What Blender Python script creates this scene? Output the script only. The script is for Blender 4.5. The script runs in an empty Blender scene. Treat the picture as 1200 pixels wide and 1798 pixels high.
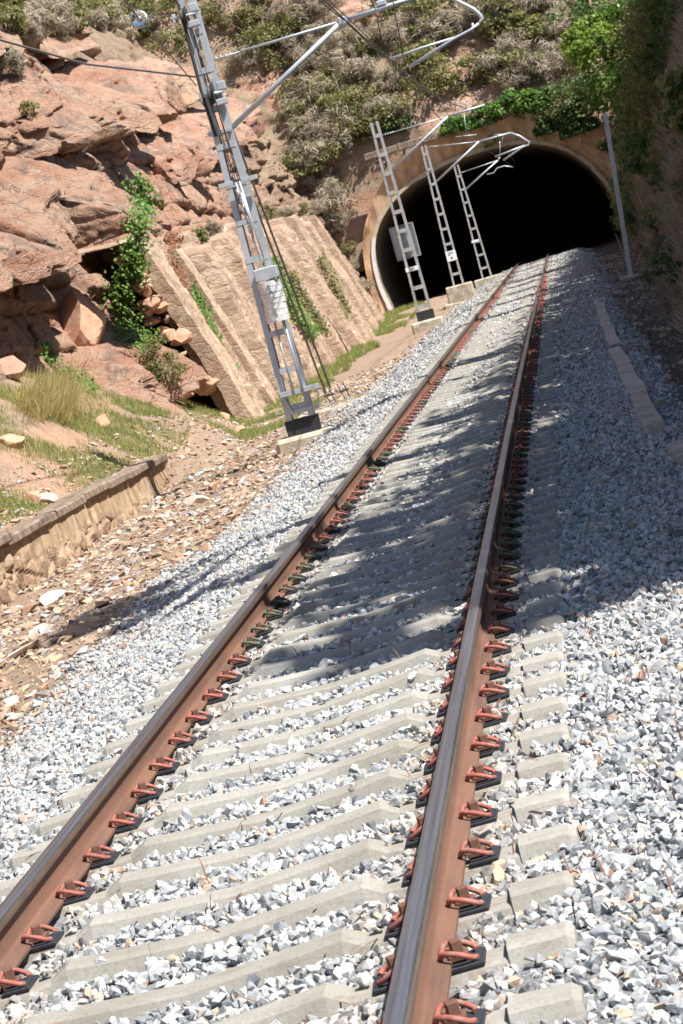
import bpy, bmesh, math, random
import numpy as np
from mathutils import Vector, Matrix
from mathutils.bvhtree import BVHTree
rng = np.random.default_rng(7); random.seed(7)
SC = bpy.context.scene
# ------------------------------------------------------------------ camera
FPX, YAW, PITCH, ROLL = 4278.2, -0.11384, -0.08447, -0.30080
CAM = np.array([1.840, 0.0, 2.028])
def cam_axes():
    f = np.array([math.sin(YAW)*math.cos(PITCH), math.cos(YAW)*math.cos(PITCH), math.sin(PITCH)])
    r = np.array([math.cos(YAW), -math.sin(YAW), 0.0]); u = np.cross(r, f)
    c, s = math.cos(ROLL), math.sin(ROLL)
    return np.array([c*r+s*u, -s*r+c*u, f])
AX = cam_axes()
cd = bpy.data.cameras.new('camera'); cam = bpy.data.objects.new('camera', cd); SC.collection.objects.link(cam)
cd.sensor_fit = 'HORIZONTAL'; cd.sensor_width = 36.0; cd.lens = FPX/1200*36.0
cd.clip_start = 0.1; cd.clip_end = 2000
cam.matrix_world = Matrix(((AX[0][0], AX[1][0], -AX[2][0], CAM[0]), (AX[0][1], AX[1][1], -AX[2][1], CAM[1]),
                           (AX[0][2], AX[1][2], -AX[2][2], CAM[2]), (0, 0, 0, 1)))
cd.dof.use_dof = True; cd.dof.focus_distance = 15.0; cd.dof.aperture_fstop = 20
SC.camera = cam
# ------------------------------------------------------------------ light
SUN = np.array([0.50, -0.27, 0.83]); SUN /= np.linalg.norm(SUN)
w = bpy.data.worlds.new('World'); SC.world = w; w.use_nodes = True
nt = w.node_tree; bg = nt.nodes['Background']
sky = nt.nodes.new('ShaderNodeTexSky'); sky.sky_type = 'NISHITA'; sky.sun_disc = False
sky.ozone_density = 3.0; sky.sun_elevation = math.asin(SUN[2]); sky.sun_rotation = math.atan2(SUN[0], SUN[1])
nt.links.new(sky.outputs[0], bg.inputs[0]); bg.inputs[1].default_value = 0.08
ld = bpy.data.lights.new('sun', 'SUN'); ld.energy = 5.0; ld.angle = math.radians(0.53); ld.color = (1.0, 0.955, 0.89)
lo = bpy.data.objects.new('sun', ld); SC.collection.objects.link(lo)
lo.rotation_euler = Vector(tuple(SUN)).to_track_quat('Z', 'Y').to_euler()
SC.view_settings.view_transform = 'Standard'; SC.view_settings.look = 'None'
SC.view_settings.exposure = 1.05; SC.view_settings.gamma = 1.0
# ------------------------------------------------------------------ geometry of the place
def sp(t, ww): return ww*np.logaddexp(0, np.asarray(t, float)/ww)
def xt(Y): return .0058*sp(np.asarray(Y, float)-27, 6.) + .00025*np.maximum(0, np.asarray(Y, float)-125)**2
def zt(Y): return .0060*sp(np.asarray(Y, float)-20, 6.) - .00018*np.maximum(0, np.asarray(Y, float)-128)**2
def ray(x, y): return AX.T @ np.array([(x-600)/FPX, -(y-899)/FPX, 1.0])
def at(x, y, Y):
    d = ray(x, y); return CAM + d*(Y/d[1])
def onz(x, y, z):
    d = ray(x, y); return CAM + d*((z-CAM[2])/d[2])
def pix(P):
    q = (np.asarray(P)-CAM) @ AX.T
    return 600+FPX*q[..., 0]/q[..., 2], 899-FPX*q[..., 1]/q[..., 2]
# ------------------------------------------------------------------ noise
def _h(i, j, k, s):
    n = (i.astype(np.int64)*374761393 + j.astype(np.int64)*668265263 + k.astype(np.int64)*2147483647*3 + s*1274126177) & 0xffffffff
    n = ((n ^ (n >> 13))*1274126177) & 0xffffffff
    n = ((n ^ (n >> 15))*2246822519) & 0xffffffff
    return ((n ^ (n >> 16)) & 0xffffff)/float(0x1000000)
def vn(p, s=0):
    b = np.floor(p); f = p-b; f = f*f*(3-2*f); b = b.astype(np.int64)
    o = 0
    for dx in (0, 1):
        for dy in (0, 1):
            for dz in (0, 1):
                wgt = (f[..., 0] if dx else 1-f[..., 0])*(f[..., 1] if dy else 1-f[..., 1])*(f[..., 2] if dz else 1-f[..., 2])
                o = o + wgt*_h(b[..., 0]+dx, b[..., 1]+dy, b[..., 2]+dz, s)
    return o*2-1
def fbm(p, octv=4, s=0, rid=False):
    o = 0; a = .5; t = 0
    for i in range(octv):
        v = vn(p*(2.03**i)+i*17.3, s+i)
        if rid: v = 1-2*np.abs(v)
        o = o+a*v; t += a; a *= .5
    return o/t
def worley(p, s=0):
    b = np.floor(p).astype(np.int64); f1 = np.full(p.shape[:-1], 9.); f2 = f1.copy(); idv = np.zeros(p.shape[:-1])
    for dx in (-1, 0, 1):
        for dy in (-1, 0, 1):
            for dz in (-1, 0, 1):
                i, j, k = b[..., 0]+dx, b[..., 1]+dy, b[..., 2]+dz
                q = np.stack([i+_h(i, j, k, s), j+_h(i, j, k, s+1), k+_h(i, j, k, s+2)], -1)
                d = np.linalg.norm(p-q, axis=-1); c = d < f1
                f2 = np.where(c, f1, np.minimum(f2, d)); f1 = np.where(c, d, f1)
                idv = np.where(c, _h(i, j, k, s+3), idv)
    return f1, f2, idv
# ------------------------------------------------------------------ object helpers
COL = SC.collection
def props(o, label=None, cat=None, group=None, kind=None):
    if label: o['label'] = label
    if cat: o['category'] = cat
    if group: o['group'] = group
    if kind: o['kind'] = kind
    return o
def link(name, me, mat, parent=None):
    o = bpy.data.objects.new(name, me); COL.objects.link(o)
    if mat is not None and me is not None and not me.materials:
        for m in (mat if isinstance(mat, (list, tuple)) else [mat]): me.materials.append(m)
    if parent: o.parent = parent
    return o
def empty(name, loc=(0, 0, 0)):
    o = bpy.data.objects.new(name, None); COL.objects.link(o); o.location = loc; o.empty_display_size = .2
    return o
def mesh_np(name, V, F, attrs=None, smooth=False, matidx=None):
    """V (n,3); F (m,k) all of one size"""
    V = np.ascontiguousarray(V, dtype=np.float32); F = np.ascontiguousarray(F, dtype=np.int32)
    me = bpy.data.meshes.new(name); me.vertices.add(len(V)); me.vertices.foreach_set('co', V.ravel())
    k = F.shape[1]; me.loops.add(F.size); me.loops.foreach_set('vertex_index', F.ravel())
    me.polygons.add(len(F)); me.polygons.foreach_set('loop_start', np.arange(0, F.size, k, dtype=np.int32))
    if matidx is not None: me.polygons.foreach_set('material_index', np.asarray(matidx, dtype=np.int32))
    if attrs:
        for n, a in attrs.items():
            at_ = me.attributes.new(n, 'FLOAT', 'POINT'); at_.data.foreach_set('value', np.ascontiguousarray(a, dtype=np.float32))
    me.update(calc_edges=True)
    me.polygons.foreach_set('use_smooth', np.full(len(F), smooth, dtype=bool))
    return me
def gridF(nu, nv):
    i = np.arange(nu-1)[:, None]*nv + np.arange(nv-1)[None, :]
    return np.stack([i, i+nv, i+nv+1, i+1], -1).reshape(-1, 4)
class MB:
    """collects boxes, tubes, prisms -> ONE mesh"""
    def __init__(s): s.b = bmesh.new()
    def box(s, c, d, rot=None, bev=0):
        M = Matrix.Translation(Vector(c)) @ (rot.to_4x4() if rot else Matrix()) @ Matrix.Diagonal((d[0], d[1], d[2], 1))
        r = bmesh.ops.create_cube(s.b, size=1, matrix=M)
        if bev:
            es = list({e for v in r['verts'] for e in v.link_edges})
            bmesh.ops.bevel(s.b, geom=es, offset=bev, segments=1, affect='EDGES')
        return s
    def bar(s, a, b, wd, dp, up=(0, 0, 1), bev=0):
        a, b = Vector(a), Vector(b); z = (b-a); L = z.length; z.normalize(); u = Vector(up)
        x = u.cross(z)
        if x.length < 1e-4: x = Vector((1, 0, 0)).cross(z)
        x.normalize(); y = z.cross(x)
        R = Matrix((x, y, z)).transposed()
        return s.box((a+b)/2, (wd, dp, L), R, bev)
    def tube(s, pts, r, n=8, cap=True):
        pts = [Vector(p) for p in pts]; rings = []
        rr = r if isinstance(r, (list, tuple)) else [r]*len(pts)
        prev = None
        for i, p in enumerate(pts):
            t = (pts[min(i+1, len(pts)-1)]-pts[max(i-1, 0)]).normalized()
            if prev is None:
                x = Vector((0, 0, 1)).cross(t)
                if x.length < 1e-3: x = Vector((1, 0, 0)).cross(t)
            else: x = prev-t*prev.dot(t)
            x.normalize(); prev = x; y = t.cross(x)
            rings.append([s.b.verts.new(p+(x*math.cos(2*math.pi*k/n)+y*math.sin(2*math.pi*k/n))*rr[i]) for k in range(n)])
        for a, b in zip(rings, rings[1:]):
            for k in range(n):
                f = s.b.faces.new((a[k], a[(k+1) % n], b[(k+1) % n], b[k])); f.smooth = True
        if cap: s.b.faces.new(rings[0][::-1]); s.b.faces.new(rings[-1])
        return s
    def prism(s, poly, y0, y1):
        """poly in xz, extruded along y"""
        a = [s.b.verts.new((p[0], y0, p[1])) for p in poly]; b = [s.b.verts.new((p[0], y1, p[1])) for p in poly]
        n = len(poly)
        s.b.faces.new(a); s.b.faces.new(b[::-1])
        for i in range(n): s.b.faces.new((a[i], b[i], b[(i+1) % n], a[(i+1) % n]))
        return s
    def mesh(s, name):
        bmesh.ops.recalc_face_normals(s.b, faces=s.b.faces[:])
        me = bpy.data.meshes.new(name); s.b.to_mesh(me); s.b.free(); return me
    def build(s, name, mat, parent=None): return link(name, s.mesh(name), mat, parent)
# ------------------------------------------------------------------ materials
def mat(name, rough=.8, metal=0., spec=.3):
    m = bpy.data.materials.new(name); m.use_nodes = True; t = m.node_tree
    b = t.nodes['Principled BSDF']; b.inputs['Roughness'].default_value = rough; b.inputs['Metallic'].default_value = metal
    b.inputs['Specular IOR Level'].default_value = spec
    return m, t, b
def N(t, typ, **kw):
    n = t.nodes.new(typ)
    for k, v in kw.items():
        if k in n.inputs: n.inputs[k].default_value = v
        else: setattr(n, k, v)
    return n
def ramp(t, fac, stops, interp='LINEAR'):
    r = t.nodes.new('ShaderNodeValToRGB'); r.color_ramp.interpolation = interp; e = r.color_ramp.elements
    while len(e) < len(stops): e.new(.5)
    for x, (p, c) in zip(e, stops): x.position = p; x.color = (*c, 1)
    t.links.new(fac, r.inputs[0]); return r.outputs[0]
def mix(t, fac, a, b, typ='MIX'):
    m = t.nodes.new('ShaderNodeMix'); m.data_type = 'RGBA'; m.blend_type = typ
    for i, v in ((0, fac), (6, a), (7, b)):
        if hasattr(v, 'links'): t.links.new(v, m.inputs[i])
        else: m.inputs[i].default_value = v if i == 0 else (*v, 1)
    return m.outputs[2]
def noise(t, scale, detail=6, rough=.6, vec=None, out=0, dist=0):
    n = N(t, 'ShaderNodeTexNoise', Scale=scale, Detail=detail, Roughness=rough, Distortion=dist)
    if vec is None:
        vec = t.nodes.new('ShaderNodeNewGeometry').outputs['Position']
    t.links.new(vec, n.inputs['Vector']); return n.outputs[out]
def scaled(t, vec, s):
    m = N(t, 'ShaderNodeMapping'); m.inputs['Scale'].default_value = s; t.links.new(vec, m.inputs[0]); return m.outputs[0]
def pos(t): return t.nodes.new('ShaderNodeNewGeometry').outputs['Position']
def attr(t, n): return N(t, 'ShaderNodeAttribute', attribute_name=n).outputs['Fac']
def bump(t, b, h, strength=.5, dist=.02):
    bp = N(t, 'ShaderNodeBump', Strength=strength, Distance=dist); t.links.new(h, bp.inputs['Height'])
    t.links.new(bp.outputs[0], b.inputs['Normal']); return bp
def setc(t, b, c): t.links.new(c, b.inputs['Base Color'])
def math_(t, op, a, b=None):
    m = N(t, 'ShaderNodeMath', operation=op)
    for i, v in enumerate((a, b)):
        if v is None: continue
        if hasattr(v, 'links'): t.links.new(v, m.inputs[i])
        else: m.inputs[i].default_value = v
    return m.outputs[0]
def m_simple(name, c1, c2, scale=8, rough=.75, metal=0, bmp=.3, bdist=.004, detail=6, spec=.3, obj=False):
    m, t, b = mat(name, rough, metal, spec)
    v = N(t, 'ShaderNodeTexCoord').outputs['Object'] if obj else None
    n = noise(t, scale, detail, .65, vec=v)
    setc(t, b, ramp(t, n, [(.3, c1), (.7, c2)])); bump(t, b, n, bmp, bdist); return m
# stones of the track bed: per-stone random value
def m_stones(name, stops, bm=.6, dust=False):
    m, t, b = mat(name, .85, 0, .25)
    c = ramp(t, attr(t, 'rnd'), stops, 'CONSTANT')
    n = noise(t, 60, 4, .6)
    c = mix(t, .55, c, ramp(t, n, [(.3, (.45, .45, .46)), (.7, (1.25, 1.25, 1.25))]), 'MULTIPLY')
    n2 = noise(t, 14, 3, .6)
    c = mix(t, math_(t, 'MULTIPLY', ramp(t, n2, [(.55, (0, 0, 0)), (.75, (1, 1, 1))]), .35), c, (.36, .33, .29))
    if dust:      # brown brake dust lying along the rails
        sx = N(t, 'ShaderNodeSeparateXYZ'); t.links.new(pos(t), sx.inputs[0]); d = math_(t, 'ABSOLUTE', math_(t, 'SUBTRACT', math_(t, 'ABSOLUTE', sx.outputs[0]), .87))
        k = math_(t, 'MULTIPLY', ramp(t, d, [(.06, (1, 1, 1)), (.42, (0, 0, 0))]), ramp(t, noise(t, 7, 5, .7), [(.34, (.15, .15, .15)), (.66, (1, 1, 1))]))
        c = mix(t, math_(t, 'MULTIPLY', k, .75), c, mix(t, 1., c, (.80, .62, .46), 'MULTIPLY'))
    setc(t, b, c); bump(t, b, n, bm, .006); return m
M_ballast = m_stones('ballast_stone', [(0, (.36, .37, .375)), (.15, (.24, .25, .26)), (.30, (.46, .46, .45)), (.45, (.29, .305, .31)),
    (.58, (.52, .515, .50)), (.73, (.155, .165, .175)), (.78, (.37, .375, .365)), (.87, (.45, .41, .37)), (.93, (.40, .31, .23)), (.955, (.47, .40, .29)), (.97, (.33, .21, .15)), (.98, (.25, .28, .26))], .8, True)
M_rubble = m_stones('rubble_stone', [(0, (.42, .31, .22)), (.2, (.35, .24, .165)), (.4, (.46, .36, .27)), (.55, (.29, .185, .13)), (.7, (.48, .44, .40)), (.82, (.36, .36, .37)), (.93, (.44, .35, .2)), (.965, (.34, .17, .11))])
def m_ground():
    m, t, b = mat('ground', .95, 0, .1)
    n = noise(t, 3.0, 8, .65); f = noise(t, 45, 6, .7); f2 = noise(t, 9, 5, .7)
    stone = ramp(t, f, [(.3, (.10, .105, .11)), (.5, (.24, .25, .26)), (.68, (.42, .42, .42))])
    dirt = ramp(t, f2, [(.25, (.20, .135, .095)), (.5, (.31, .225, .165)), (.75, (.41, .315, .235))])
    dirt = mix(t, .5, dirt, ramp(t, f, [(.3, (.6, .6, .6)), (.7, (1.15, 1.15, 1.15))]), 'MULTIPLY')
    dark = ramp(t, f2, [(.3, (.07, .05, .04)), (.7, (.16, .115, .09))])
    red = ramp(t, f2, [(.3, (.30, .17, .11)), (.7, (.45, .30, .21))])
    c = mix(t, attr(t, 'dirt'), stone, dirt); c = mix(t, attr(t, 'soil'), c, dark); c = mix(t, attr(t, 'red'), c, red)
    setc(t, b, c); h = math_(t, 'ADD', f, f2); bump(t, b, h, .8, .04); return m
M_ground = m_ground()
def m_rock():
    m, t, b = mat('red_sandstone', .92, 0, .15)
    P = pos(t); st = scaled(t, P, (.7, .35, 2.2))
    big = noise(t, .35, 6, .6, vec=st); n = noise(t, 1.6, 8, .7); f = noise(t, 12, 8, .75); ff = noise(t, 55, 5, .7)
    c = ramp(t, big, [(.22, (.39, .175, .12)), (.42, (.53, .285, .195)), (.55, (.60, .38, .275)), (.66, (.47, .235, .16)), (.8, (.59, .42, .30))])
    c = mix(t, attr(t, 'tone'), c, (.58, .42, .27))
    c = mix(t, ramp(t, n, [(.52, (0, 0, 0)), (.66, (1, 1, 1))]), c, (.62, .47, .36))
    # grey weathering crust with its own patchy shape
    g = noise(t, 1.1, 7, .7, vec=scaled(t, P, (1, .7, 1.2)), dist=.6); crust = ramp(t, g, [(.535, (0, 0, 0)), (.59, (1, 1, 1))])
    spk = ramp(t, ff, [(.38, (.15, .125, .115)), (.62, (.36, .29, .25))])
    c = mix(t, math_(t, 'MULTIPLY', crust, .62), c, spk)
    c = mix(t, .6, c, ramp(t, f, [(.28, (.62, .55, .5)), (.5, (1, 1, 1)), (.75, (1.12, 1.12, 1.1))]), 'MULTIPLY')
    pale = ramp(t, noise(t, 5, 6, .7), [(.62, (0, 0, 0)), (.7, (1, 1, 1))])
    c = mix(t, math_(t, 'MULTIPLY', pale, .5), c, (.60, .52, .42))
    c = mix(t, attr(t, 'earth'), c, mix(t, ramp(t, n, [(.4, (0, 0, 0)), (.6, (1, 1, 1))]), (.33, .22, .15), (.42, .33, .23)))
    wv = noise(t, 2.2, 5, .65, out=1); vm = N(t, 'ShaderNodeVectorMath', operation='MULTIPLY_ADD'); t.links.new(wv, vm.inputs[0]); vm.inputs[1].default_value = (.9, .9, .9); t.links.new(scaled(t, P, (.8, .6, 1.5)), vm.inputs[2])
    vc = N(t, 'ShaderNodeTexVoronoi', feature='DISTANCE_TO_EDGE', Scale=1.1); t.links.new(vm.outputs[0], vc.inputs['Vector'])
    crk = math_(t, 'MULTIPLY', ramp(t, vc.outputs['Distance'], [(0, (1, 1, 1)), (.022, (0, 0, 0))]), ramp(t, noise(t, .8, 3, .5), [(.42, (0, 0, 0)), (.55, (1, 1, 1))]))
    c = mix(t, math_(t, 'MULTIPLY', crk, .8), c, (.09, .045, .03)); setc(t, b, c)
    vo = N(t, 'ShaderNodeTexVoronoi', feature='DISTANCE_TO_EDGE', Scale=2.2); t.links.new(scaled(t, P, (1, .7, 1.5)), vo.inputs['Vector'])
    cr = ramp(t, vo.outputs['Distance'], [(0, (0, 0, 0)), (.05, (1, 1, 1))])
    h = math_(t, 'ADD', math_(t, 'MULTIPLY', f, 1.2), math_(t, 'MULTIPLY', n, 1.5)); h = math_(t, 'ADD', h, math_(t, 'MULTIPLY', cr, .25))
    h = math_(t, 'ADD', h, math_(t, 'MULTIPLY', ff, .25))
    bump(t, b, h, 1., .16); return m
M_rock = m_rock()
M_boulder = m_simple('boulder_stone', (.38, .20, .13), (.55, .35, .24), 3.0, .92, 0, .9, .05, 9, .15)
M_boulder_grey = m_simple('lichen_boulder', (.26, .17, .13), (.44, .27, .19), 3.0, .92, 0, .9, .05, 9, .15)
M_boulder_pale = m_simple('pale_boulder', (.56, .46, .38), (.72, .60, .48), 5.0, .9, 0, .8, .03, 9, .15)
def m_masonry(name, c1, c2, c3, joint, sc):
    m, t, b = mat(name, .93, 0, .12)
    P = pos(t)
    vo = N(t, 'ShaderNodeTexVoronoi', Scale=1.0, Randomness=.9); t.links.new(scaled(t, P, sc), vo.inputs['Vector'])
    ve = N(t, 'ShaderNodeTexVoronoi', feature='DISTANCE_TO_EDGE', Scale=1.0, Randomness=.9); t.links.new(scaled(t, P, sc), ve.inputs['Vector'])
    sep = N(t, 'ShaderNodeSeparateColor'); t.links.new(vo.outputs['Color'], sep.inputs[0])
    c = ramp(t, sep.outputs[0], [(0, c1), (.4, c2), (.7, c3), (.86, tuple(v*.68 for v in c1)), (1, tuple(min(.7, v*1.25) for v in c2))])
    j = ramp(t, ve.outputs['Distance'], [(.0, (.35, .35, .35)), (.10, (1, 1, 1))])
    c = mix(t, j, joint, c); n = noise(t, 6, 7, .7)
    n2 = noise(t, .9, 5, .6, vec=scaled(t, P, (1, 1, .25)))
    c = mix(t, .6, c, ramp(t, n, [(.3, (.65, .6, .55)), (.7, (1.15, 1.15, 1.15))]), 'MULTIPLY')
    c = mix(t, math_(t, 'MULTIPLY', ramp(t, n2, [(.46, (0, 0, 0)), (.62, (1, 1, 1))]), .7), c, (.27, .18, .13))
    setc(t, b, c); h = math_(t, 'ADD', math_(t, 'MULTIPLY', j, .25), math_(t, 'MULTIPLY', n, 1.3)); bump(t, b, h, .9, .06); return m
M_mas = m_masonry('rubble_masonry', (.36, .26, .19), (.44, .335, .25), (.38, .28, .205), (.30, .22, .16), (2.2, 2.2, 5.2))
M_pil = m_masonry('pale_masonry', (.45, .335, .24), (.51, .395, .29), (.42, .305, .22), (.40, .29, .21), (2.5, 2.5, 5.0))
M_lowwall = m_masonry('stained_masonry', (.34, .24, .165), (.44, .33, .23), (.30, .205, .14), (.20, .135, .09), (3, 2.2, 4.2))
def m_streak(name, c1, c2, stain, zs=.25, sc=3.):
    m, t, b = mat(name, .9, 0, .15)
    P = pos(t); n = noise(t, sc, 7, .65, vec=scaled(t, P, (1, 1, zs))); f = noise(t, 22, 6, .7)
    c = ramp(t, n, [(.36, stain), (.5, c1), (.66, c2)])
    c = mix(t, .45, c, ramp(t, f, [(.3, (.6, .58, .55)), (.7, (1.2, 1.2, 1.2))]), 'MULTIPLY')
    setc(t, b, c); bump(t, b, math_(t, 'ADD', n, f), .6, .02); return m
M_plaster = m_streak('stained_render', (.36, .255, .165), (.46, .355, .245), (.20, .13, .085), .3, 4.0)
M_coping = m_streak('coping_stone', (.22, .165, .125), (.31, .25, .195), (.14, .105, .085), 1, 5)
M_portal = m_streak('portal_concrete', (.50, .33, .20), (.62, .46, .30), (.30, .19, .115), .3, 1.4)
M_ring = m_streak('arch_concrete', (.46, .38, .28), (.56, .47, .36), (.33, .26, .19), 1, 2.)
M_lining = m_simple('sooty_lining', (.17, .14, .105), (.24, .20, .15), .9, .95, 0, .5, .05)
def m_conc():
    m, t, b = mat('sleeper_concrete', .88, 0, .2); P = pos(t); oc = N(t, 'ShaderNodeTexCoord').outputs['Object']; rn_ = N(t, 'ShaderNodeObjectInfo').outputs['Random']
    a = noise(t, 2.3, 6, .65); f = noise(t, 70, 6, .75); s = noise(t, 16, 6, .7, vec=scaled(t, P, (.25, 1.5, 1.5)))
    c = ramp(t, a, [(.3, (.225, .21, .175)), (.5, (.285, .272, .238)), (.7, (.335, .325, .295))])
    c = mix(t, .7, c, ramp(t, f, [(.32, (.62, .61, .58)), (.5, (1, 1, 1)), (.7, (1.18, 1.18, 1.18))]), 'MULTIPLY')
    c = mix(t, math_(t, 'MULTIPLY', ramp(t, s, [(.56, (0, 0, 0)), (.68, (1, 1, 1))]), .5), c, (.15, .125, .10))
    c = mix(t, math_(t, 'MULTIPLY', rn_, .28), c, (.19, .175, .15))
    sx = N(t, 'ShaderNodeSeparateXYZ'); t.links.new(oc, sx.inputs[0]); dx = math_(t, 'ABSOLUTE', math_(t, 'SUBTRACT', math_(t, 'ABSOLUTE', sx.outputs[0]), .87))
    rs = math_(t, 'MULTIPLY', ramp(t, dx, [(.10, (1, 1, 1)), (.26, (0, 0, 0))]), ramp(t, noise(t, 18, 5, .7), [(.38, (0, 0, 0)), (.62, (1, 1, 1))]))
    c = mix(t, math_(t, 'MULTIPLY', rs, .55), c, (.20, .115, .07))
    setc(t, b, c); bump(t, b, f, .6, .004); return m
M_conc = m_conc()
M_oldconc = m_streak('old_concrete', (.42, .37, .29), (.56, .50, .41), (.30, .25, .18), 1, 4)
M_trough = m_streak('trough_concrete', (.47, .41, .34), (.58, .53, .45), (.36, .28, .20), 1, 3)
def m_rail():
    m, t, b = mat('rusty_rail', .72, .0, .35)
    P = pos(t); n = noise(t, 2.2, 6, .6, vec=scaled(t, P, (6, .5, 6))); f = noise(t, 70, 5, .7)
    c = ramp(t, n, [(.3, (.095, .054, .040)), (.5, (.15, .080, .055)), (.7, (.195, .098, .062))])
    c = mix(t, .4, c, ramp(t, f, [(.35, (.55, .55, .55)), (.65, (1.2, 1.15, 1.1))]), 'MULTIPLY')
    setc(t, b, c); bump(t, b, f, .25, .002); return m
M_rail = m_rail()
def m_head():
    m, t, b = mat('worn_rail_head', .3, .85, .5)
    P = pos(t); n = noise(t, 1.6, 5, .6, vec=scaled(t, P, (40, .35, 40))); f = noise(t, 200, 3, .6, vec=scaled(t, P, (1, .05, 1)))
    c = ramp(t, n, [(.35, (.17, .145, .13)), (.55, (.27, .26, .26)), (.7, (.35, .35, .37))])
    setc(t, b, c); t.links.new(ramp(t, f, [(.3, (.27, .27, .27)), (.7, (.45, .45, .45))]), b.inputs['Roughness']); return m
M_head = m_head()
M_headside = m_simple('head_side', (.10, .075, .06), (.18, .12, .09), 6, .5, .4, .2, .002)
M_red = m_simple('red_clip', (.24, .055, .042), (.38, .10, .075), 25, .75, 0, .2, .001, 4, .4)
M_green = m_simple('green_clip', (.03, .075, .04), (.055, .13, .07), 25, .75, 0, .2, .001, 4, .4)
for m_ in (M_red, M_green):
    t_ = m_.node_tree; b_ = t_.nodes['Principled BSDF']; l_ = b_.inputs['Base Color'].links[0].from_socket
    r_ = N(t_, 'ShaderNodeObjectInfo').outputs['Random']; dn_ = noise(t_, 45, 4, .7)
    c_ = mix(t_, math_(t_, 'MULTIPLY', r_, .35), l_, (.15, .07, .045)); c_ = mix(t_, math_(t_, 'MULTIPLY', ramp(t_, dn_, [(.48, (0, 0, 0)), (.62, (1, 1, 1))]), .6), c_, (.24, .19, .15)); t_.links.new(c_, b_.inputs['Base Color'])
M_bolt = m_simple('rusty_bolt_shaded_mast', (.10, .05, .035), (.17, .085, .06), 60, .8, .1, .3, .001)
M_pad = m_simple('black_pad', (.018, .02, .026), (.035, .037, .043), 50, .6, 0, .2, .001)
M_galv = m_simple('galvanised_steel', (.36, .385, .41), (.50, .525, .55), 7, .45, .35, .15, .001, 7, .5)
M_galvd = m_simple('weathered_steel', (.30, .30, .29), (.47, .46, .44), 5, .55, .25, .2, .002, 7, .4)
M_bitumen = m_simple('bitumen_paint', (.015, .016, .02), (.04, .042, .05), 14, .6, 0, .3, .002)
M_alu = m_simple('cast_weight', (.55, .55, .56), (.74, .74, .75), 9, .5, .3, .3, .003, 7, .5)
M_cable = m_simple('steel_cable', (.10, .10, .10), (.22, .21, .19), 60, .55, .5, .2, .001)
M_copper = m_simple('wire', (.055, .05, .045), (.11, .10, .09), 30, .6, .4, .2, .001)
M_dark = m_simple('dark_fitting', (.03, .03, .03), (.08, .08, .08), 30, .6, .3, .2, .001)
M_white = m_simple('plate_white', (.75, .76, .78), (.83, .84, .85), 10, .5, 0, .05, .001)
M_ink = m_simple('plate_ink', (.02, .02, .03), (.03, .03, .04), 10, .6, 0, .05, .001)
M_glass, _t, _b = mat('glass', .05); _b.inputs['Transmission Weight'].default_value = 1; _b.inputs['Base Color'].default_value = (.85, .93, .9, 1)
M_bark = m_simple('bark', (.07, .055, .042), (.17, .135, .105), 14, .95, 0, .8, .02)
M_dead = m_simple('dead_twig', (.26, .21, .16), (.40, .34, .27), 20, .95, 0, .5, .01)
def m_leaf(name, stops, trans=.35, rough=.5):
    m, t, b = mat(name, rough, 0, .3)
    c = ramp(t, attr(t, 'rnd'), stops); setc(t, b, c)
    tr = N(t, 'ShaderNodeBsdfTranslucent'); t.links.new(mix(t, 1., c, (1.2, 1.25, .7), 'MULTIPLY'), tr.inputs[0])
    ms = N(t, 'ShaderNodeMixShader', Fac=trans); out = t.nodes['Material Output']
    t.links.new(b.outputs[0], ms.inputs[1]); t.links.new(tr.outputs[0], ms.inputs[2]); t.links.new(ms.outputs[0], out.inputs[0]); return m
M_leaf = m_leaf('leaf_green', [(0, (.040, .075, .022)), (.5, (.075, .125, .036)), (1, (.13, .17, .058))])
M_lime = m_leaf('leaf_lime', [(0, (.15, .22, .04)), (.5, (.20, .28, .06)), (1, (.26, .33, .09))], .45)
M_ivy = m_leaf('leaf_ivy', [(0, (.05, .11, .02)), (.5, (.10, .19, .035)), (1, (.18, .27, .06))], .3, .4)
M_olive = m_leaf('leaf_olive', [(0, (.11, .12, .045)), (.5, (.19, .19, .08)), (1, (.31, .27, .12))])
M_dry = m_leaf('dry_stems', [(0, (.20, .16, .125)), (.5, (.34, .285, .225)), (1, (.48, .41, .33))], .25, .8)
M_deadleaf = m_leaf('dead_leaves', [(0, (.13, .06, .035)), (.5, (.22, .10, .055)), (1, (.30, .15, .08))], .2, .8)
M_grass = m_leaf('grass_blades', [(0, (.12, .17, .05)), (.45, (.19, .24, .075)), (.75, (.27, .28, .10)), (1, (.42, .36, .18))], .4, .6)
M_straw = m_leaf('straw', [(0, (.30, .24, .11)), (.5, (.42, .35, .17)), (1, (.52, .45, .25))], .35, .7)
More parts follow.
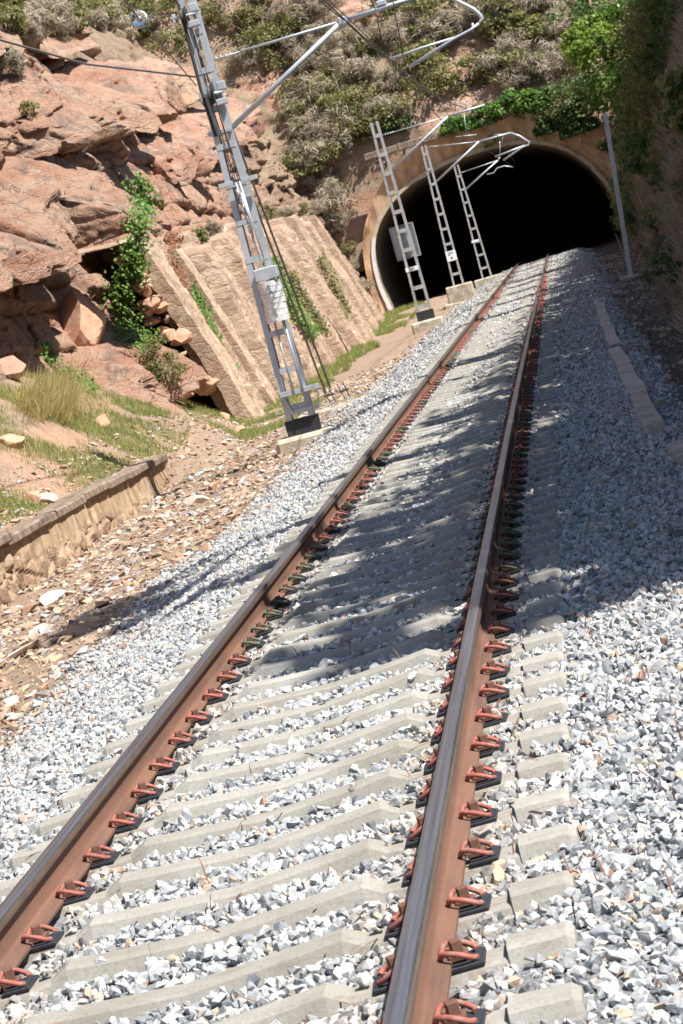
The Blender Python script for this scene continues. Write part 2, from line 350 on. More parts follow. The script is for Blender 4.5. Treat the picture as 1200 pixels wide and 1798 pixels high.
#@@STRUCT
# ------------------------------------------------------------------ ground
def ss(a, b, x): t = np.clip((x-a)/(b-a), 0, 1); return t*t*(3-2*t)
def ground_z(X, Y):
    X = np.asarray(X, float); Y = np.asarray(Y, float); xr = X-xt(Y)
    toe = -3.0+.3*vn(np.stack([Y*.35, Y*0, Y*0], -1), 5)
    xr2 = np.where(xr < -1.75, -1.75+(xr+1.75)*(1.25/(-1.75-toe)), xr)
    z = np.interp(xr2, [-12, -6.3, -3.9, -3.0, -1.75, -1.3, -.9, 0, .9, 1.3, 1.9, 2.5, 3.0, 3.7, 6, 20],
                  [-.5, -.62, -.47, -.42, -.06, -.035, -.032, -.038, -.032, -.035, -.03, -.03, -.25, -.30, -.2, -.2])
    z = z+zt(Y)
    n = fbm(np.stack([X*.9, Y*.5, X*0], -1), 4, 11)
    z = z+n*.10*ss(1.9, 3.2, np.abs(xr+.0))
    # bench with grass behind the low wall, debris slope beyond its end
    wb = ss(49.5, 45.3, Y); bench = .27-.007*(Y-30)+np.minimum(.78*np.maximum(0, -6.6-X), 3.2)+.22*fbm(np.stack([X*.7, Y*.35, X*0], -1), 4, 21)
    zb = np.where(X < -6.27, np.where(X < -6.50, bench, -.6+(bench+.6)*np.clip((-6.27-X)/.23, 0, 1)), z)
    tal = np.maximum(z, -.55+.75*np.maximum(0, -5.7-X-.10*np.maximum(0, Y-52))+.3*n)
    z = np.where(X < -4, wb*zb+(1-wb)*np.where(Y < 66, tal, z), z)
    z = z+.14*np.exp(-(((X+3.2)/.8)**2+((Y-41.6)/1.2)**2))+.22*np.exp(-(((X+3.0)/.9)**2+((Y-46.8)/1.5)**2))
    z = z+.25*ss(108, 128, Y)*ss(-3.3, -5.0, xr)
    return z
gx = np.unique(np.concatenate([np.arange(-12, 8.01, .13), np.array([-400, -150, -60, -30, -18, -14, 9, 10, 12, 16, 30, 60, 150, 400.])]))
gy = [-300., -120, -40, -10, 0, 4]; y = 5.5
while y < 162: gy.append(y); y += max(.09, y*.0042)
gy = np.array(gy+[175, 200, 260, 400, 600.])
GX, GY = np.meshgrid(gx, gy, indexing='ij'); GZ = ground_z(GX, GY)
xr = GX-xt(GY)
dn = fbm(np.stack([GX*1.3, GY*.7, GX*0], -1), 4, 31)
a_dirt = np.clip(ss(-2.5, -3.5, xr+.5*dn), 0, 1)
a_soil = ss(2.3, 3.0, xr+.5*dn)
a_red = ss(-6.4, -6.6, GX)*.8*ss(-.2, .3, dn+.1)
ME_ground = mesh_np('ground', np.stack([GX, GY, GZ], -1).reshape(-1, 3), gridF(len(gx), len(gy))[:, ::-1],
    {'dirt': a_dirt.ravel(), 'soil': a_soil.ravel(), 'red': a_red.ravel()}, True)
props(link('ground', ME_ground, M_ground), kind='structure')
# ------------------------------------------------------------------ rock cliff on the left
def bed_(Y): return .09*(np.asarray(Y, float)-56)
def hs(px, py, X0, b, z0=-.5):
    d = ray(px, py); t = (X0-b*(CAM[2]-z0)-CAM[0])/(d[0]+b*d[2]); return CAM+t*d
cy = []; y = 34.
while y < 152: cy.append(y); y += .045 if y < 75 else (.09 if y < 95 else .18)
cy = np.array(cy); cz = np.concatenate([np.arange(-1.5, 11.5, .034), np.arange(11.5, 27, .12)])
CY, CZ = np.meshgrid(cy, cz, indexing='ij')
def cliff_x0(Y): return np.interp(Y, [30, 53, 60, 66, 100, 130, 150], [-8.5, -8.4, -7.6, -7.2, -7.25, -8.1, -8.8])
lay = np.where(CZ > 11, .28*11.5+.75*(CZ-11), .28*(CZ+.5))
CX = cliff_x0(CY)-lay
bx, by = pix(np.stack([CX, CY, CZ], -1))
P3 = np.stack([CY*.5, CZ, CX*0], -1)
warp = .35*fbm(np.stack([CY*.16, CZ*.3, CX*0], -1), 3, 41)
sb = np.array([-2, -.6, .5, 1.3, 2.3, 3.0, 4.1, 4.7, 5.9, 6.6, 7.9, 8.4, 9.3, 10.5, 11.1, 12.4, 13.5, 15, 17, 19, 22, 30])
zz = CZ+warp; si = np.searchsorted(sb, zz)-1; si = np.clip(si, 0, len(sb)-2); u = (zz-sb[si])/(sb[si+1]-sb[si])
jl = 1.3+1.8*_h(si, si*0, si*0, 3)
yj = CY/jl/1.3+_h(si, si*0, si*0, 4)*7+.25*fbm(np.stack([CY*.8, CZ*1.1, CX*0], -1), 3, 44)
ji = np.floor(yj).astype(np.int64); uj = yj-ji
tj = ss(.72, 1, uj); prot = _h(ji, si, si*0, 9)*(1-tj)+_h(ji+1, si, si*0, 9)*tj
edge = np.minimum(np.minimum(u*(sb[si+1]-sb[si]), (1-u)*(sb[si+1]-sb[si])), np.minimum(uj, 1-uj)*jl*1.3)
strata = .95*(prot-.45)+.40*(_h(si, si*0, si*0, 12)-.5)-.16*np.exp(-(edge/.07)**2)+.28*(1-u)
rough = .40*fbm(P3*np.array([.8, .8, 1]), 3, 51)+.14*fbm(P3*2.6, 4, 55)+.05*fbm(P3*6.2, 3, 61, True)
f1, f2, idv = worley(np.stack([CY*.55+.3*warp, CZ*.95+rough, CX*0], -1), 71)
blk = .30*(idv-.5)-.07*np.exp(-((f2-f1)/.06)**2)
D = strata*.85+rough+blk
tone = np.clip(.5*(_h(si, ji, si*0, 15)-.45)+.0, 0, .5)
cut = ss(112, 96, CY)*ss(13, 11.4, CZ-bed_(CY)); D = D*(1-.35*cut)-.75*cut
# cut back behind the masonry and towards the top
wallm = ss(61, 63, CY)*ss(134, 130, CY)
MASX = lambda Y, z: -6.72-.28*(z+.5)-np.interp(Y, [100, 131], [0, .9])
toppx = [(236, 408), (262, 412), (300, 428), (330, 434), (400, 405), (440, 392), (480, 386), (520, 384), (560, 380), (590, 402), (612, 436), (640, 486), (668, 530), (688, 548)]
tops = np.array([hs(x, y, -6.72, .28)[1:] for x, y in toppx])
tops[:, 0] = np.minimum(tops[:, 0], 131+np.arange(len(tops))*.05); tops = tops[np.argsort(tops[:, 0])]
ztop = np.interp(CY, tops[:, 0], tops[:, 1])
behind = wallm*ss(.5, -.2, CZ-ztop)
D = D*(1-.75*behind)-.5*behind
up_ = ss(11, 14, CZ); D = D*(1-.3*up_)+.5*up_*fbm(np.stack([CY*.3, CZ*.5, CX*0], -1), 4, 91)
earth = np.clip(ss(10.6, 13.0, CZ+1.6*fbm(np.stack([CY*.25, CZ*.4, CX*0], -1), 4, 95))+ss(92, 115, CY+10*fbm(np.stack([CY*.2, CZ*.3, CX*0], -1), 4, 96))*.8, 0, 1)
V = np.stack([CX+.80*D, CY-.55*D, CZ+.22*D], -1).reshape(-1, 3)
# bedded sandstone blocks, stacked stratum upon stratum, joined into the cliff
def bed(Y): return .09*(np.asarray(Y, float)-56)
STR_ = [(-.6, .6, .15, .35, 0), (.6, 1.9, .15, .4, 0), (1.9, 3.05, -.05, .4, .08), (3.05, 4.95, -1.0, .55, .38), (4.95, 6.05, .80, .40, 0), (6.05, 7.25, .62, .45, .03), (7.25, 8.5, .40, .4, .03), (8.5, 9.65, .20, .4, .06), (9.65, 10.15, -.75, .3, .2), (10.15, 11.3, .35, .4, .05), (11.3, 12.4, .0, .5, .25)]
def cube_grid(a, b, c, st):
    out = []
    for ax, sg in ((0, 1), (1, -1), (1, 1), (2, 1), (2, -1)):
        u, v = [i for i in range(3) if i != ax]; ns = (a, b, c); nu = max(3, int(2*ns[u]/st)); nv = max(3, int(2*ns[v]/st))
        U, W_ = np.meshgrid(np.linspace(-1, 1, nu), np.linspace(-1, 1, nv), indexing='ij'); q = np.zeros((nu, nv, 3)); q[..., u] = U; q[..., v] = W_; q[..., ax] = sg
        F = gridF(nu, nv)
        if (sg > 0) == (ax == 1): F = F[:, ::-1]
        out.append((q.reshape(-1, 3), F))
    return out
STR = [(-.6, .8, .15, .4, 0), (.8, 3.05, .0, .5, .05), (3.05, 4.95, -1.5, .6, .36), (4.95, 7.25, .75, .55, 0), (7.25, 9.65, .30, .6, .03), (9.65, 10.15, -.75, .3, .2), (10.15, 12.2, .35, .5, .1)]
BV, BF, BT, BE = [], [], [], []; boff = 0; br = np.random.default_rng(33)
for s0, s1, off, rnd_, gap in STR:
    yb = 43.+br.uniform(0, 1.5)
    while yb < 122:
        Ln = br.uniform(1.3, 3.2)*(1+max(0, yb-55)/60); yc = yb+Ln/2; yb += Ln*.97
        if br.random() < gap: continue
        if yc > 60.5 and s0 < 4.3: continue
        if yc > 60 and s0 < 6 and br.random() < .5: continue
        zc0, zc1 = s0+float(bed(yc)), s1+float(bed(yc))
        if zc0 > 13.5 or (yc > 92 and br.random() < .35): continue
        hz_ = (zc1-zc0)/2*br.uniform(.98, 1.10); zc_ = (zc0+zc1)/2+br.normal(0, .05); hy_ = Ln/2*1.02; hx_ = 1.35
        o = off+br.uniform(-1.25, 1.25)*rnd_
        xc_ = float(cliff_x0(yc))-.28*(zc_+.5)-(.47*max(0, zc_-11))+o-hx_
        yaw, pit, rol = br.normal(-.38, .2), br.normal(0, .035)+.02, br.normal(.05, .05)
        R_ = np.array(Matrix.Rotation(yaw, 3, 'Z') @ Matrix.Rotation(rol, 3, 'Y') @ Matrix.Rotation(pit+math.atan(.09), 3, 'X'))
        cuts = []
        for _ in range(7):
            n_ = br.normal(size=3)*np.array([1.1, .9, .8]); n_[0] = abs(n_[0]); n_ /= np.linalg.norm(n_); cuts.append((n_, (np.abs(n_)*np.array([hx_, hy_, hz_])).sum()*br.uniform(.60, .86)))
        tn = float(np.clip(br.normal(.12, .2), 0, .6))
        for q, F in cube_grid(hx_, hy_, hz_, .075*max(1, yc/62)):
            r = (np.abs(q)**16).sum(1)**(1/16.); qq = q/r[:, None]; loc_ = qq*np.array([hx_, hy_, hz_])
            for n_, d_ in cuts:
                s_ = np.maximum(loc_ @ n_-d_, 0); loc_ = loc_-s_[:, None]*n_*.95; loc_[:, 0] -= .22*loc_[:, 2]
            P = loc_ @ R_.T+np.array([xc_, yc, zc_]); dirn = qq/np.linalg.norm(qq, axis=1)[:, None] @ R_.T
            rg = fbm(P*1.1+9, 3, 62, True)
            A_ = .20*fbm(P*np.array([.6, .6, .9]), 3, 61)+.09*fbm(P*2.4, 4, 63)-.22*ss(.60, .85, rg)+.05*np.abs(fbm(P*6, 3, 64))
            t4 = P[:, 2]*2.6+.8*fbm(P*.7, 2, 66); A_ = A_-.055*ss(.72, .95, np.abs(((t4) % 1)*2-1))      # fine bedding partings
            BV.append(P+dirn*A_[:, None]); BF.append(F+boff); BT.append(np.full(len(P), tn)); BE.append(np.zeros(len(P))); boff += len(P)
print('cliff block verts', boff)
nb_ = len(V); F0 = gridF(len(cy), len(cz))
ME_cliff = mesh_np('rock_cliff', np.concatenate([V]+BV), np.concatenate([F0]+[f+nb_ for f in BF]), {'tone': np.concatenate([tone.ravel()]+BT), 'earth': np.concatenate([earth.ravel()]+BE)}, True)
props(link('rock_cliff', ME_cliff, M_rock), kind='structure')
# ------------------------------------------------------------------ hillside over the tunnel
hx = np.arange(-40, 24, .16); hz = np.concatenate([np.arange(3., 22, .13), np.arange(22, 40, .8)])
HX, HZ = np.meshgrid(hx, hz, indexing='ij')
hy = 136.2+np.where(HZ > 9.6, .72*(HZ-9.6), .12*(HZ-9.6))+3.0*ss(9, 22, HX)*0
q = np.stack([HX*.35, HZ*.5, HX*0], -1)
f1, f2, idv = worley(np.stack([HX*.45, HZ*.75, HX*0], -1), 171)
rockp = ss(.05, .3, fbm(np.stack([HX*.22, HZ*.35, HX*0], -1), 4, 175)+.15)
hd = 1.1*fbm(q, 5, 161)+.35*fbm(q*3.1, 4, 165)+rockp*(.9*(idv-.4)-.2*np.exp(-((f2-f1)/.1)**2))
hd = hd*ss(9.2, 11.5, HZ+3*ss(-7.5, -9, HX))
HY = hy-hd
FH = gridF(len(hx), len(hz)); hc = np.stack([HX, HZ], -1).reshape(-1, 2)[FH].mean(1); 
def in_poly(p, poly):
    x, y_ = p[:, 0], p[:, 1]; c = np.zeros(len(p), bool)
    for (x0, y0), (x1, y1) in zip(poly, np.roll(poly, -1, 0)): c ^= ((y0 > y_) != (y1 > y_)) & (x < (x1-x0)*(y_-y0)/(y1-y0+1e-12)+x0)
    return c
YP = 135.0
open_px = [(700, 566), (686, 535), (669, 500), (659, 455), (659, 420), (670, 385), (692, 352), (724, 322), (762, 299), (802, 281), (850, 264), (890, 255), (930, 251), (970, 256), (1005, 270), (1040, 295), (1065, 325), (1085, 362), (1095, 400), (1099, 440), (1101, 475)]
op_ = np.array([at(x, y, YP) for x, y in open_px])[:, [0, 2]]; op_ = np.concatenate([[op_[0]-[.3, 4]], op_+.0, [op_[-1]+[.3, -4]]]); oc_ = op_.mean(0); op_ = oc_+(op_-oc_)*1.06
FH = FH[~in_poly(hc, op_)]
ME_hill = mesh_np('hillside', np.stack([HX, HY, HZ], -1).reshape(-1, 3), FH,
    {'tone': (.35*idv*rockp).ravel(), 'earth': (1-rockp*.95).ravel()}, True)
if ME_hill.polygons[3000].normal.y > 0: ME_hill.flip_normals()
props(link('hillside', ME_hill, M_rock), kind='structure')
# ------------------------------------------------------------------ right bank
def foot_x(Y): return 2.85+.029*(np.asarray(Y, float)-20)
ky = np.arange(5, 139, .2); kz = np.concatenate([np.arange(-.6, 10, .11), np.arange(10, 11, .25)])
KY, KZ = np.meshgrid(ky, kz, indexing='ij')
hgt = ss(9.8, 12.4, KY)
KX = foot_x(KY)+.45*(KZ+.3)+np.where(KZ > 9.3, (KZ-9.3)*14, 0)
kd = .45*fbm(np.stack([KY*.35, KZ*.6, KX*0], -1), 5, 201)+.22*fbm(np.stack([KY*1.5, KZ*2, KX*0], -1), 4, 205, True)
kd = kd*ss(-.5, .6, KZ)
KZ2 = np.where(KZ > 0, KZ*hgt, KZ)+zt(KY)
ME_bank = mesh_np('earth_bank', np.stack([KX-kd, KY, KZ2+.2*kd], -1).reshape(-1, 3), gridF(len(ky), len(kz)), smooth=True)
if ME_bank.polygons[3000].normal.x > 0: ME_bank.flip_normals()
M_bank = m_simple('bank_earth', (.075, .055, .042), (.20, .145, .11), 1.1, .95, 0, 1., .2, 12, .1)
t_ = M_bank.node_tree; nn_ = [n for n in t_.nodes if n.type == 'TEX_NOISE'][0]; t_.links.new(scaled(t_, pos(t_), (1.6, .4, 1.6)), nn_.inputs['Vector'])
props(link('earth_bank', ME_bank, M_bank), kind='structure')
# ------------------------------------------------------------------ masonry revetment at the foot of the cliff
wy = np.arange(61.3, 131.2, .09); nz = 110
WY, WT = np.meshgrid(wy, np.linspace(0, 1, nz), indexing='ij')
zt_ = np.interp(WY, tops[:, 0], tops[:, 1]); zt_ = zt_+.9*fbm(np.stack([WY*.5, WY*0, WY*0], -1), 4, 301)-.35*_h(np.floor(WY*.8+.4*np.sin(WY)).astype(np.int64), WY.astype(np.int64)*0, WY.astype(np.int64)*0, 5)
WZ = -1.0+(zt_+1.0)*WT
ribs = [(61.0, 63.4), (69.0, 72.0), (75.5, 78.0), (82.0, 84.6), (88.4, 91), (95, 98), (102, 105.5), (110, 113.5), (118, 122), (126, 130)]
RB = np.zeros_like(WY)
for a, b in ribs[1:]: RB = np.maximum(RB, ss(a-.05, a+.12, WY)*ss(b+.05, b-.12, WY))
f1, f2, idv = worley(np.stack([WY*2.2, WZ*5.2, WY*0], -1), 311)
WX = MASX(WY, WZ)+.46*RB+.045*(idv-.5)+.13*fbm(np.stack([WY*.8, WZ*.8, WY*0], -1), 4, 321)
WX = WX-.30*ss(.4, .9, fbm(np.stack([WY*.25, WZ*.35, WY*0], -1), 3, 331)*1.6)   # places where facing stones have dropped out
V = np.stack([WX, WY, WZ], -1)
V = np.concatenate([V, V[:, -1:, :]+np.array([-1.4, 0, .1])], 1); V = np.concatenate([V[:1]+np.array([-.4, 0, 0]), V, V[-1:]+np.array([-1.2, .3, 0])], 0)
ME_mas = mesh_np('masonry_revetment', V.reshape(-1, 3), gridF(V.shape[0], V.shape[1]), smooth=False)
if ME_mas.polygons[5000].normal.x < 0: ME_mas.flip_normals()
mas = link('masonry_revetment', ME_mas, M_mas)
props(mas, 'long sloping rubble masonry wall with ribs, facing the rock cutting beside the tunnel', 'retaining wall')
def pilaster(y0, y1, z1, proud):
    yy = np.arange(y0, y1+.01, .08); zz_ = np.arange(-1, z1, .08); A, B = np.meshgrid(yy, zz_, indexing='ij')
    f1, f2, idv = worley(np.stack([A*2.2, B*3.4, A*0], -1), int(y0*10))
    X = MASX(A, B)+proud+.035*(idv-.5)+.06*fbm(np.stack([A, B*1.3, A*0], -1), 4, 77)
    V = np.stack([X, A, B], -1); V = np.concatenate([V, V[:, -1:]+np.array([-.9, 0, 0])], 1)
    V = np.concatenate([V[:1]+np.array([-.42, 0, 0]), V, V[-1:]+np.array([-.42, 0, 0])], 0)
    me = mesh_np('pilaster', V.reshape(-1, 3), gridF(V.shape[0], V.shape[1])); me.flip_normals() if me.polygons[len(me.polygons)//2].normal.x < 0 else None
    link('pilaster', me, M_pil, mas)
pilaster(61.0, 63.2, hs(250, 420, -6.6, .28)[2], .26)
pilaster(66.2, 67.6, hs(330, 436, -6.6, .28)[2], .20)
# stepped rubble in front of the pale pilaster's left side
# ------------------------------------------------------------------ tunnel
out_px = [(672, 590), (656, 530), (642, 475), (636, 432), (642, 390), (656, 350), (672, 316), (698, 284), (728, 262), (760, 238), (850, 212), (900, 197), (960, 185), (1020, 190), (1060, 215), (1100, 255), (1130, 300), (1150, 350), (1165, 400), (1170, 450), (1175, 500)]
def resamp(pts, n):
    p = np.array(pts, float); d = np.r_[0, np.cumsum(np.hypot(*np.diff(p, axis=0).T))]; s = np.linspace(0, d[-1], n)
    k = np.stack([np.interp(s, d, p[:, 0]), np.interp(s, d, p[:, 1])], 1)
    for _ in range(6): k[1:-1] = .25*k[:-2]+.5*k[1:-1]+.25*k[2:]
    return k
NO = 120
oc = np.array([at(x, y, YP) for x, y in resamp(open_px, NO)]); uc = np.array([at(x, y, YP) for x, y in resamp(out_px, NO)])
tun = empty('tunnel_portal', (float(oc[:, 0].mean()), YP, .6))
props(tun, 'dark tunnel mouth under a wide concrete arch at the end of the cutting', 'tunnel')
TL = np.array(tun.location)
S_, T_ = np.meshgrid(np.linspace(0, 1, NO), np.linspace(0, 1, 36), indexing='ij')
Pw = oc[:, None, :]*(1-T_[..., None])+uc[:, None, :]*T_[..., None]
wn = fbm(Pw*np.array([.6, 1, .6]), 5, 401)
Pw[..., 1] += -.30*T_*(1+1.4*wn)+.05-.12*np.abs(wn)
me = mesh_np('portal_wall', (Pw-TL).reshape(-1, 3), gridF(NO, 36)); me.flip_normals() if me.polygons[2000].normal.y > 0 else None
link('portal_wall', me, M_portal, tun)
cen = np.array([oc[:, 0].mean(), YP, 2.0])
def offs(c, d):
    t = np.gradient(c, axis=0); n = np.stack([-t[:, 2], t[:, 0]*0, t[:, 0]], 1); n /= np.linalg.norm(n, axis=1)[:, None]
    return c+n*d*(1 if ((n*(c-cen)).sum(1).mean() > 0) else -1)
o2 = offs(oc, .22+.05*fbm(np.stack([np.arange(NO)*.25, np.zeros(NO), np.zeros(NO)], -1), 3, 7)[:, None])
A = oc.copy(); rows = [A+[0, .35, 0], A+[0, -.12, 0], o2+[0, -.12, 0], o2+[0, .4, 0]]
me = mesh_np('arch_ring', (np.stack(rows, 1)-TL).reshape(-1, 3), gridF(NO, 4)); link('arch_ring', me, M_ring, tun)
ly = np.concatenate([np.array([.0, .5, 1, 1.6, 2.4, 3.5, 5]), np.arange(7, 75, 3.)])
Lg = oc[:, None, :]+np.stack([xt(YP+ly)-xt(YP), ly+.1, zt(YP+ly)-zt(YP)], -1)[None]
Lg[..., 0] += .06*fbm(Lg*.7, 3, 431); Lg[..., 2] += .05*fbm(Lg*.7, 3, 432)
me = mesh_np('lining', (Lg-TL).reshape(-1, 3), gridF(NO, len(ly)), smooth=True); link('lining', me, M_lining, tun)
endc = Lg[:, -1, :]; me = bpy.data.meshes.new('added_end_cap'); me.from_pydata([tuple(v-TL) for v in endc], [], [list(range(NO))]); link('added_end_cap', me, M_lining, tun)  # unseen cap added at the lining's far end to keep the tunnel black
we = [i for i in range(NO) if oc[i, 0] < -6.6 and oc[i, 2] < 4.6]
ed = np.stack([oc[we]+[.02, -.14, 0], offs(oc, .20)[we]+[0, -.17, 0], offs(oc, .24)[we]+[0, .1, 0]], 1)
ed[..., 0] += .03*fbm(ed*3, 3, 77)
me = mesh_np('whitewashed_edge', (ed-TL).reshape(-1, 3), gridF(len(we), 3)); link('whitewashed_edge', me, m_simple('whitewash', (.5, .46, .42), (.72, .71, .70), 6, .9), tun)
mb = MB(); p0 = at(640, 277, 134.5); p1 = at(905, 196, 134.5)
for k in range(9):
    a = p0+(p1-p0)*(k/9+.001); b = p0+(p1-p0)*((k+1)/9-.002); mb.bar(a-TL, b-TL, .55, .34+.05*random.random(), (0, 0, 1), .03)
mb.build('coping', M_coping, tun)
# ------------------------------------------------------------------ ray hits on the terrain
def bvh(me):
    n = len(me.vertices); v = np.empty(n*3, np.float32); me.vertices.foreach_get('co', v)
    f = np.empty(len(me.loops), np.int32); me.loops.foreach_get('vertex_index', f)
    return BVHTree.FromPolygons(v.reshape(-1, 3).tolist(), f.reshape(-1, 4).tolist())
TREES = [bvh(m) for m in (ME_ground, ME_cliff, ME_hill, ME_bank, ME_mas)]
def hit(px, py, only=None):
    d = Vector(ray(px, py)).normalized(); o = Vector(CAM); best = None
    for i, t in enumerate(TREES):
        if only is not None and i not in only: continue
        r = t.ray_cast(o, d)
        if r[0] is not None and (best is None or r[3] < best[2]): best = (r[0], r[1], r[3])
    if best is None: return Vector(at(px, py, 100.)), Vector((0, -1, 0))
    n = best[1]
    if n.dot(d) > 0: n = -n
    return best[0], n
#@@OBJS
# ------------------------------------------------------------------ track: sleepers with clips
def frame(Y):
    """position on the track axis and heading"""
    d = .05; h = math.atan2(float(xt(Y+d)-xt(Y-d)), 2*d); g = math.atan2(float(zt(Y+d)-zt(Y-d)), 2*d)
    return Matrix.Translation((float(xt(Y)), Y, float(zt(Y)))) @ Matrix.Rotation(-h, 4, 'Z') @ Matrix.Rotation(g, 4, 'X')
def sleeper_mesh():
    xs = [-1.325, -1.30, -1.12, -1.115, -.70, -.62, -.55, -.42, -.2, 0]; top = [.012, .03, .036, .004, .002, .006, .044, .032, .018, .006]
    wt = [.11, .125, .135, .15, .15, .135, .122, .118, .118, .118]
    xs2 = xs+[-x for x in xs[-2::-1]]; tp = top+top[-2::-1]; w2 = wt+wt[-2::-1]
    b = bmesh.new(); rings = []
    for x, z, ww in zip(xs2, tp, w2):
        pr = [(-ww/2-.045, -.22), (-ww/2-.030, z-.066), (-ww/2-.004, z-.010), (-ww/2+.010, z), (ww/2-.010, z), (ww/2+.004, z-.010), (ww/2+.030, z-.066), (ww/2+.045, -.22)]
        rings.append([b.verts.new((x, p, q)) for p, q in pr])
    for a, c in zip(rings, rings[1:]):
        for k in range(7): b.faces.new((a[k], a[k+1], c[k+1], c[k]))
    b.faces.new(rings[0]); b.faces.new(rings[-1][::-1])
    # small cast-in lifting holes showing as dark slots
    bmesh.ops.recalc_face_normals(b, faces=b.faces[:]); me = bpy.data.meshes.new('concrete_sleeper'); b.to_mesh(me); b.free()
    me.materials.append(M_conc); return me
def cr(pts, n=6):
    """catmull-rom through points"""
    P = [np.array(p, float) for p in pts]; P = [2*P[0]-P[1]]+P+[2*P[-1]-P[-2]]; out = []
    for i in range(1, len(P)-2):
        for s in np.linspace(0, 1, n, endpoint=False):
            out.append(.5*((2*P[i])+(-P[i-1]+P[i+1])*s+(2*P[i-1]-5*P[i]+4*P[i+1]-P[i+2])*s*s+(-P[i-1]+3*P[i]-3*P[i+1]+P[i+2])*s**3))
    return out+[P[-2]]
# clip in its own frame: +x points away from the rail, x=0 at the edge of the rail foot
def clip_mesh(n, k):
    m = MB(); m.tube(cr([(.082, .040, .022), (.070, .062, .030), (.030, .070, .052), (-.012, .052, .058), (-.030, .020, .034), (-.036, 0, .028), (-.030, -.020, .034), (-.012, -.052, .058), (.030, -.070, .052), (.070, -.062, .030), (.082, -.040, .022)], k), .0095, n)
    return m.mesh('rail_clip')
ME_sl = sleeper_mesh(); ME_clip = clip_mesh(7, 4); ME_clip2 = clip_mesh(5, 2)
m = MB(); m.box((.026, 0, .050), (.036, .036, .062), Matrix.Rotation(.3, 3, 'Z'), .003); m.box((.026, 0, .030), (.062, .066, .022), None, .004); ME_bolt = m.mesh('bolt'); ME_bolt.materials.append(M_bolt)
m = MB(); m.box((.052, 0, .008), (.105, .150, .014), None, .003); m.box((.085, 0, .016), (.022, .120, .012), None, .003); ME_pad = m.mesh('base_pad'); ME_pad.materials.append(M_pad)
m = MB(); m.tube([(0, -.008, .0035), (.0, .008, .0035)], [.011, .011], 8); m.box((0, 0, .004), (.045, .016, .004), None, .001); ME_slot = m.mesh('socket'); ME_slot.materials.append(M_dark)
Y00, PITCH_S = 6.538, 0.6
green_k = set()
def is_green(Y):
    return any(a <= Y <= b for a, b in ((15.45, 20.6), (23.3, 23.5), (26.6, 28.9), (31.5, 32.4), (36, 37), (45, 50), (58, 60.2)))
sl_obj = 0; 
for k in range(-1, 218):
    Y = Y00+PITCH_S*k+.012*math.sin(k*2.7); far = Y > 92; mid = Y > 48; g = is_green(Y)
    s = bpy.data.objects.new('concrete_sleeper', ME_sl); COL.objects.link(s)
    s.matrix_world = frame(Y) @ Matrix.Rotation(random.gauss(0, .004), 4, 'Z') @ Matrix.Translation((random.gauss(0, .006), 0, 0))
    if far: props(s, 'distant concrete sleeper lying close to the tunnel mouth, its clips too small to see', 'sleeper', 'far sleepers near the tunnel')
    elif g: props(s, 'pale concrete sleeper holding the rails with green clips', 'sleeper', 'sleepers with green clips')
    else: props(s, 'pale concrete sleeper holding the rails with red clips', 'sleeper', 'sleepers with red clips')
    if far: continue
    for sd in (-1, 1):
        for o in (-1, 1):
            x = sd*.87+o*.072; a = 0 if o > 0 else math.pi
            c = bpy.data.objects.new('rail_clip', ME_clip2 if mid else ME_clip); COL.objects.link(c); c.parent = s
            c.location = (x, random.gauss(0, .006), .002); c.rotation_euler = (0, 0, a+random.gauss(0, .03))
            if not c.data.materials: c.data.materials.append(M_red)
            c.material_slots[0].link = 'OBJECT'; c.material_slots[0].material = M_green if g else M_red
            if mid: continue
            for nm, me_ in (('bolt', ME_bolt), ('base_pad', ME_pad)):
                d = bpy.data.objects.new(nm, me_); COL.objects.link(d); d.parent = c
        if Y < 30:
            d = bpy.data.objects.new('socket', ME_slot); COL.objects.link(d); d.parent = s; d.location = (sd*.655, .012, .004)
# ------------------------------------------------------------------ rails
half = [(0.0, .172), (.012, .1718), (.024, .1705), (.031, .168), (.0345, .163), (.036, .155), (.037, .137), (.035, .133), (.012, .124), (.0085, .114), (.008, .085), (.009, .045), (.014, .034), (.030, .026), (.068, .014), (.072, .011), (.072, .0)]
prof = half+[(-x, z) for x, z in half[::-1]][:-1]
def rail(side, label):
    ys = np.unique(np.concatenate([np.arange(4.5, 40, .5), np.arange(40, 160, 1.0)])); V = []; 
    x0 = side*.87
    for yv in ys:
        M = frame(float(yv)); V += [M @ Vector((x0+px_, 0, pz+.016)) for px_, pz in prof]
    n = len(prof); F = []; mi = []
    for i in range(len(ys)-1):
        for k in range(n):
            k2 = (k+1) % n; F.append((i*n+k, i*n+k2, (i+1)*n+k2, (i+1)*n+k)); kk = min(k, n-1-k)
            mi.append(1 if kk < 4 else (2 if kk < 6 else 0))
    me = mesh_np('steel_rail', np.array([tuple(v) for v in V]), np.array(F), smooth=True, matidx=mi)
    for m_ in (M_rail, M_head, M_headside): me.materials.append(m_)
    b = bmesh.new(); b.from_mesh(me); bmesh.ops.recalc_face_normals(b, faces=b.faces[:]); b.to_mesh(me); b.free()
    try: me.set_sharp_from_angle(angle=math.radians(38))
    except Exception: pass
    o = link('steel_rail', me, None); props(o, label, 'rail')
rail(-1, 'rusty rail with bright worn head, on the side of the masts and rock')
rail(1, 'rusty rail with bright worn head, on the side of the shaded bank')
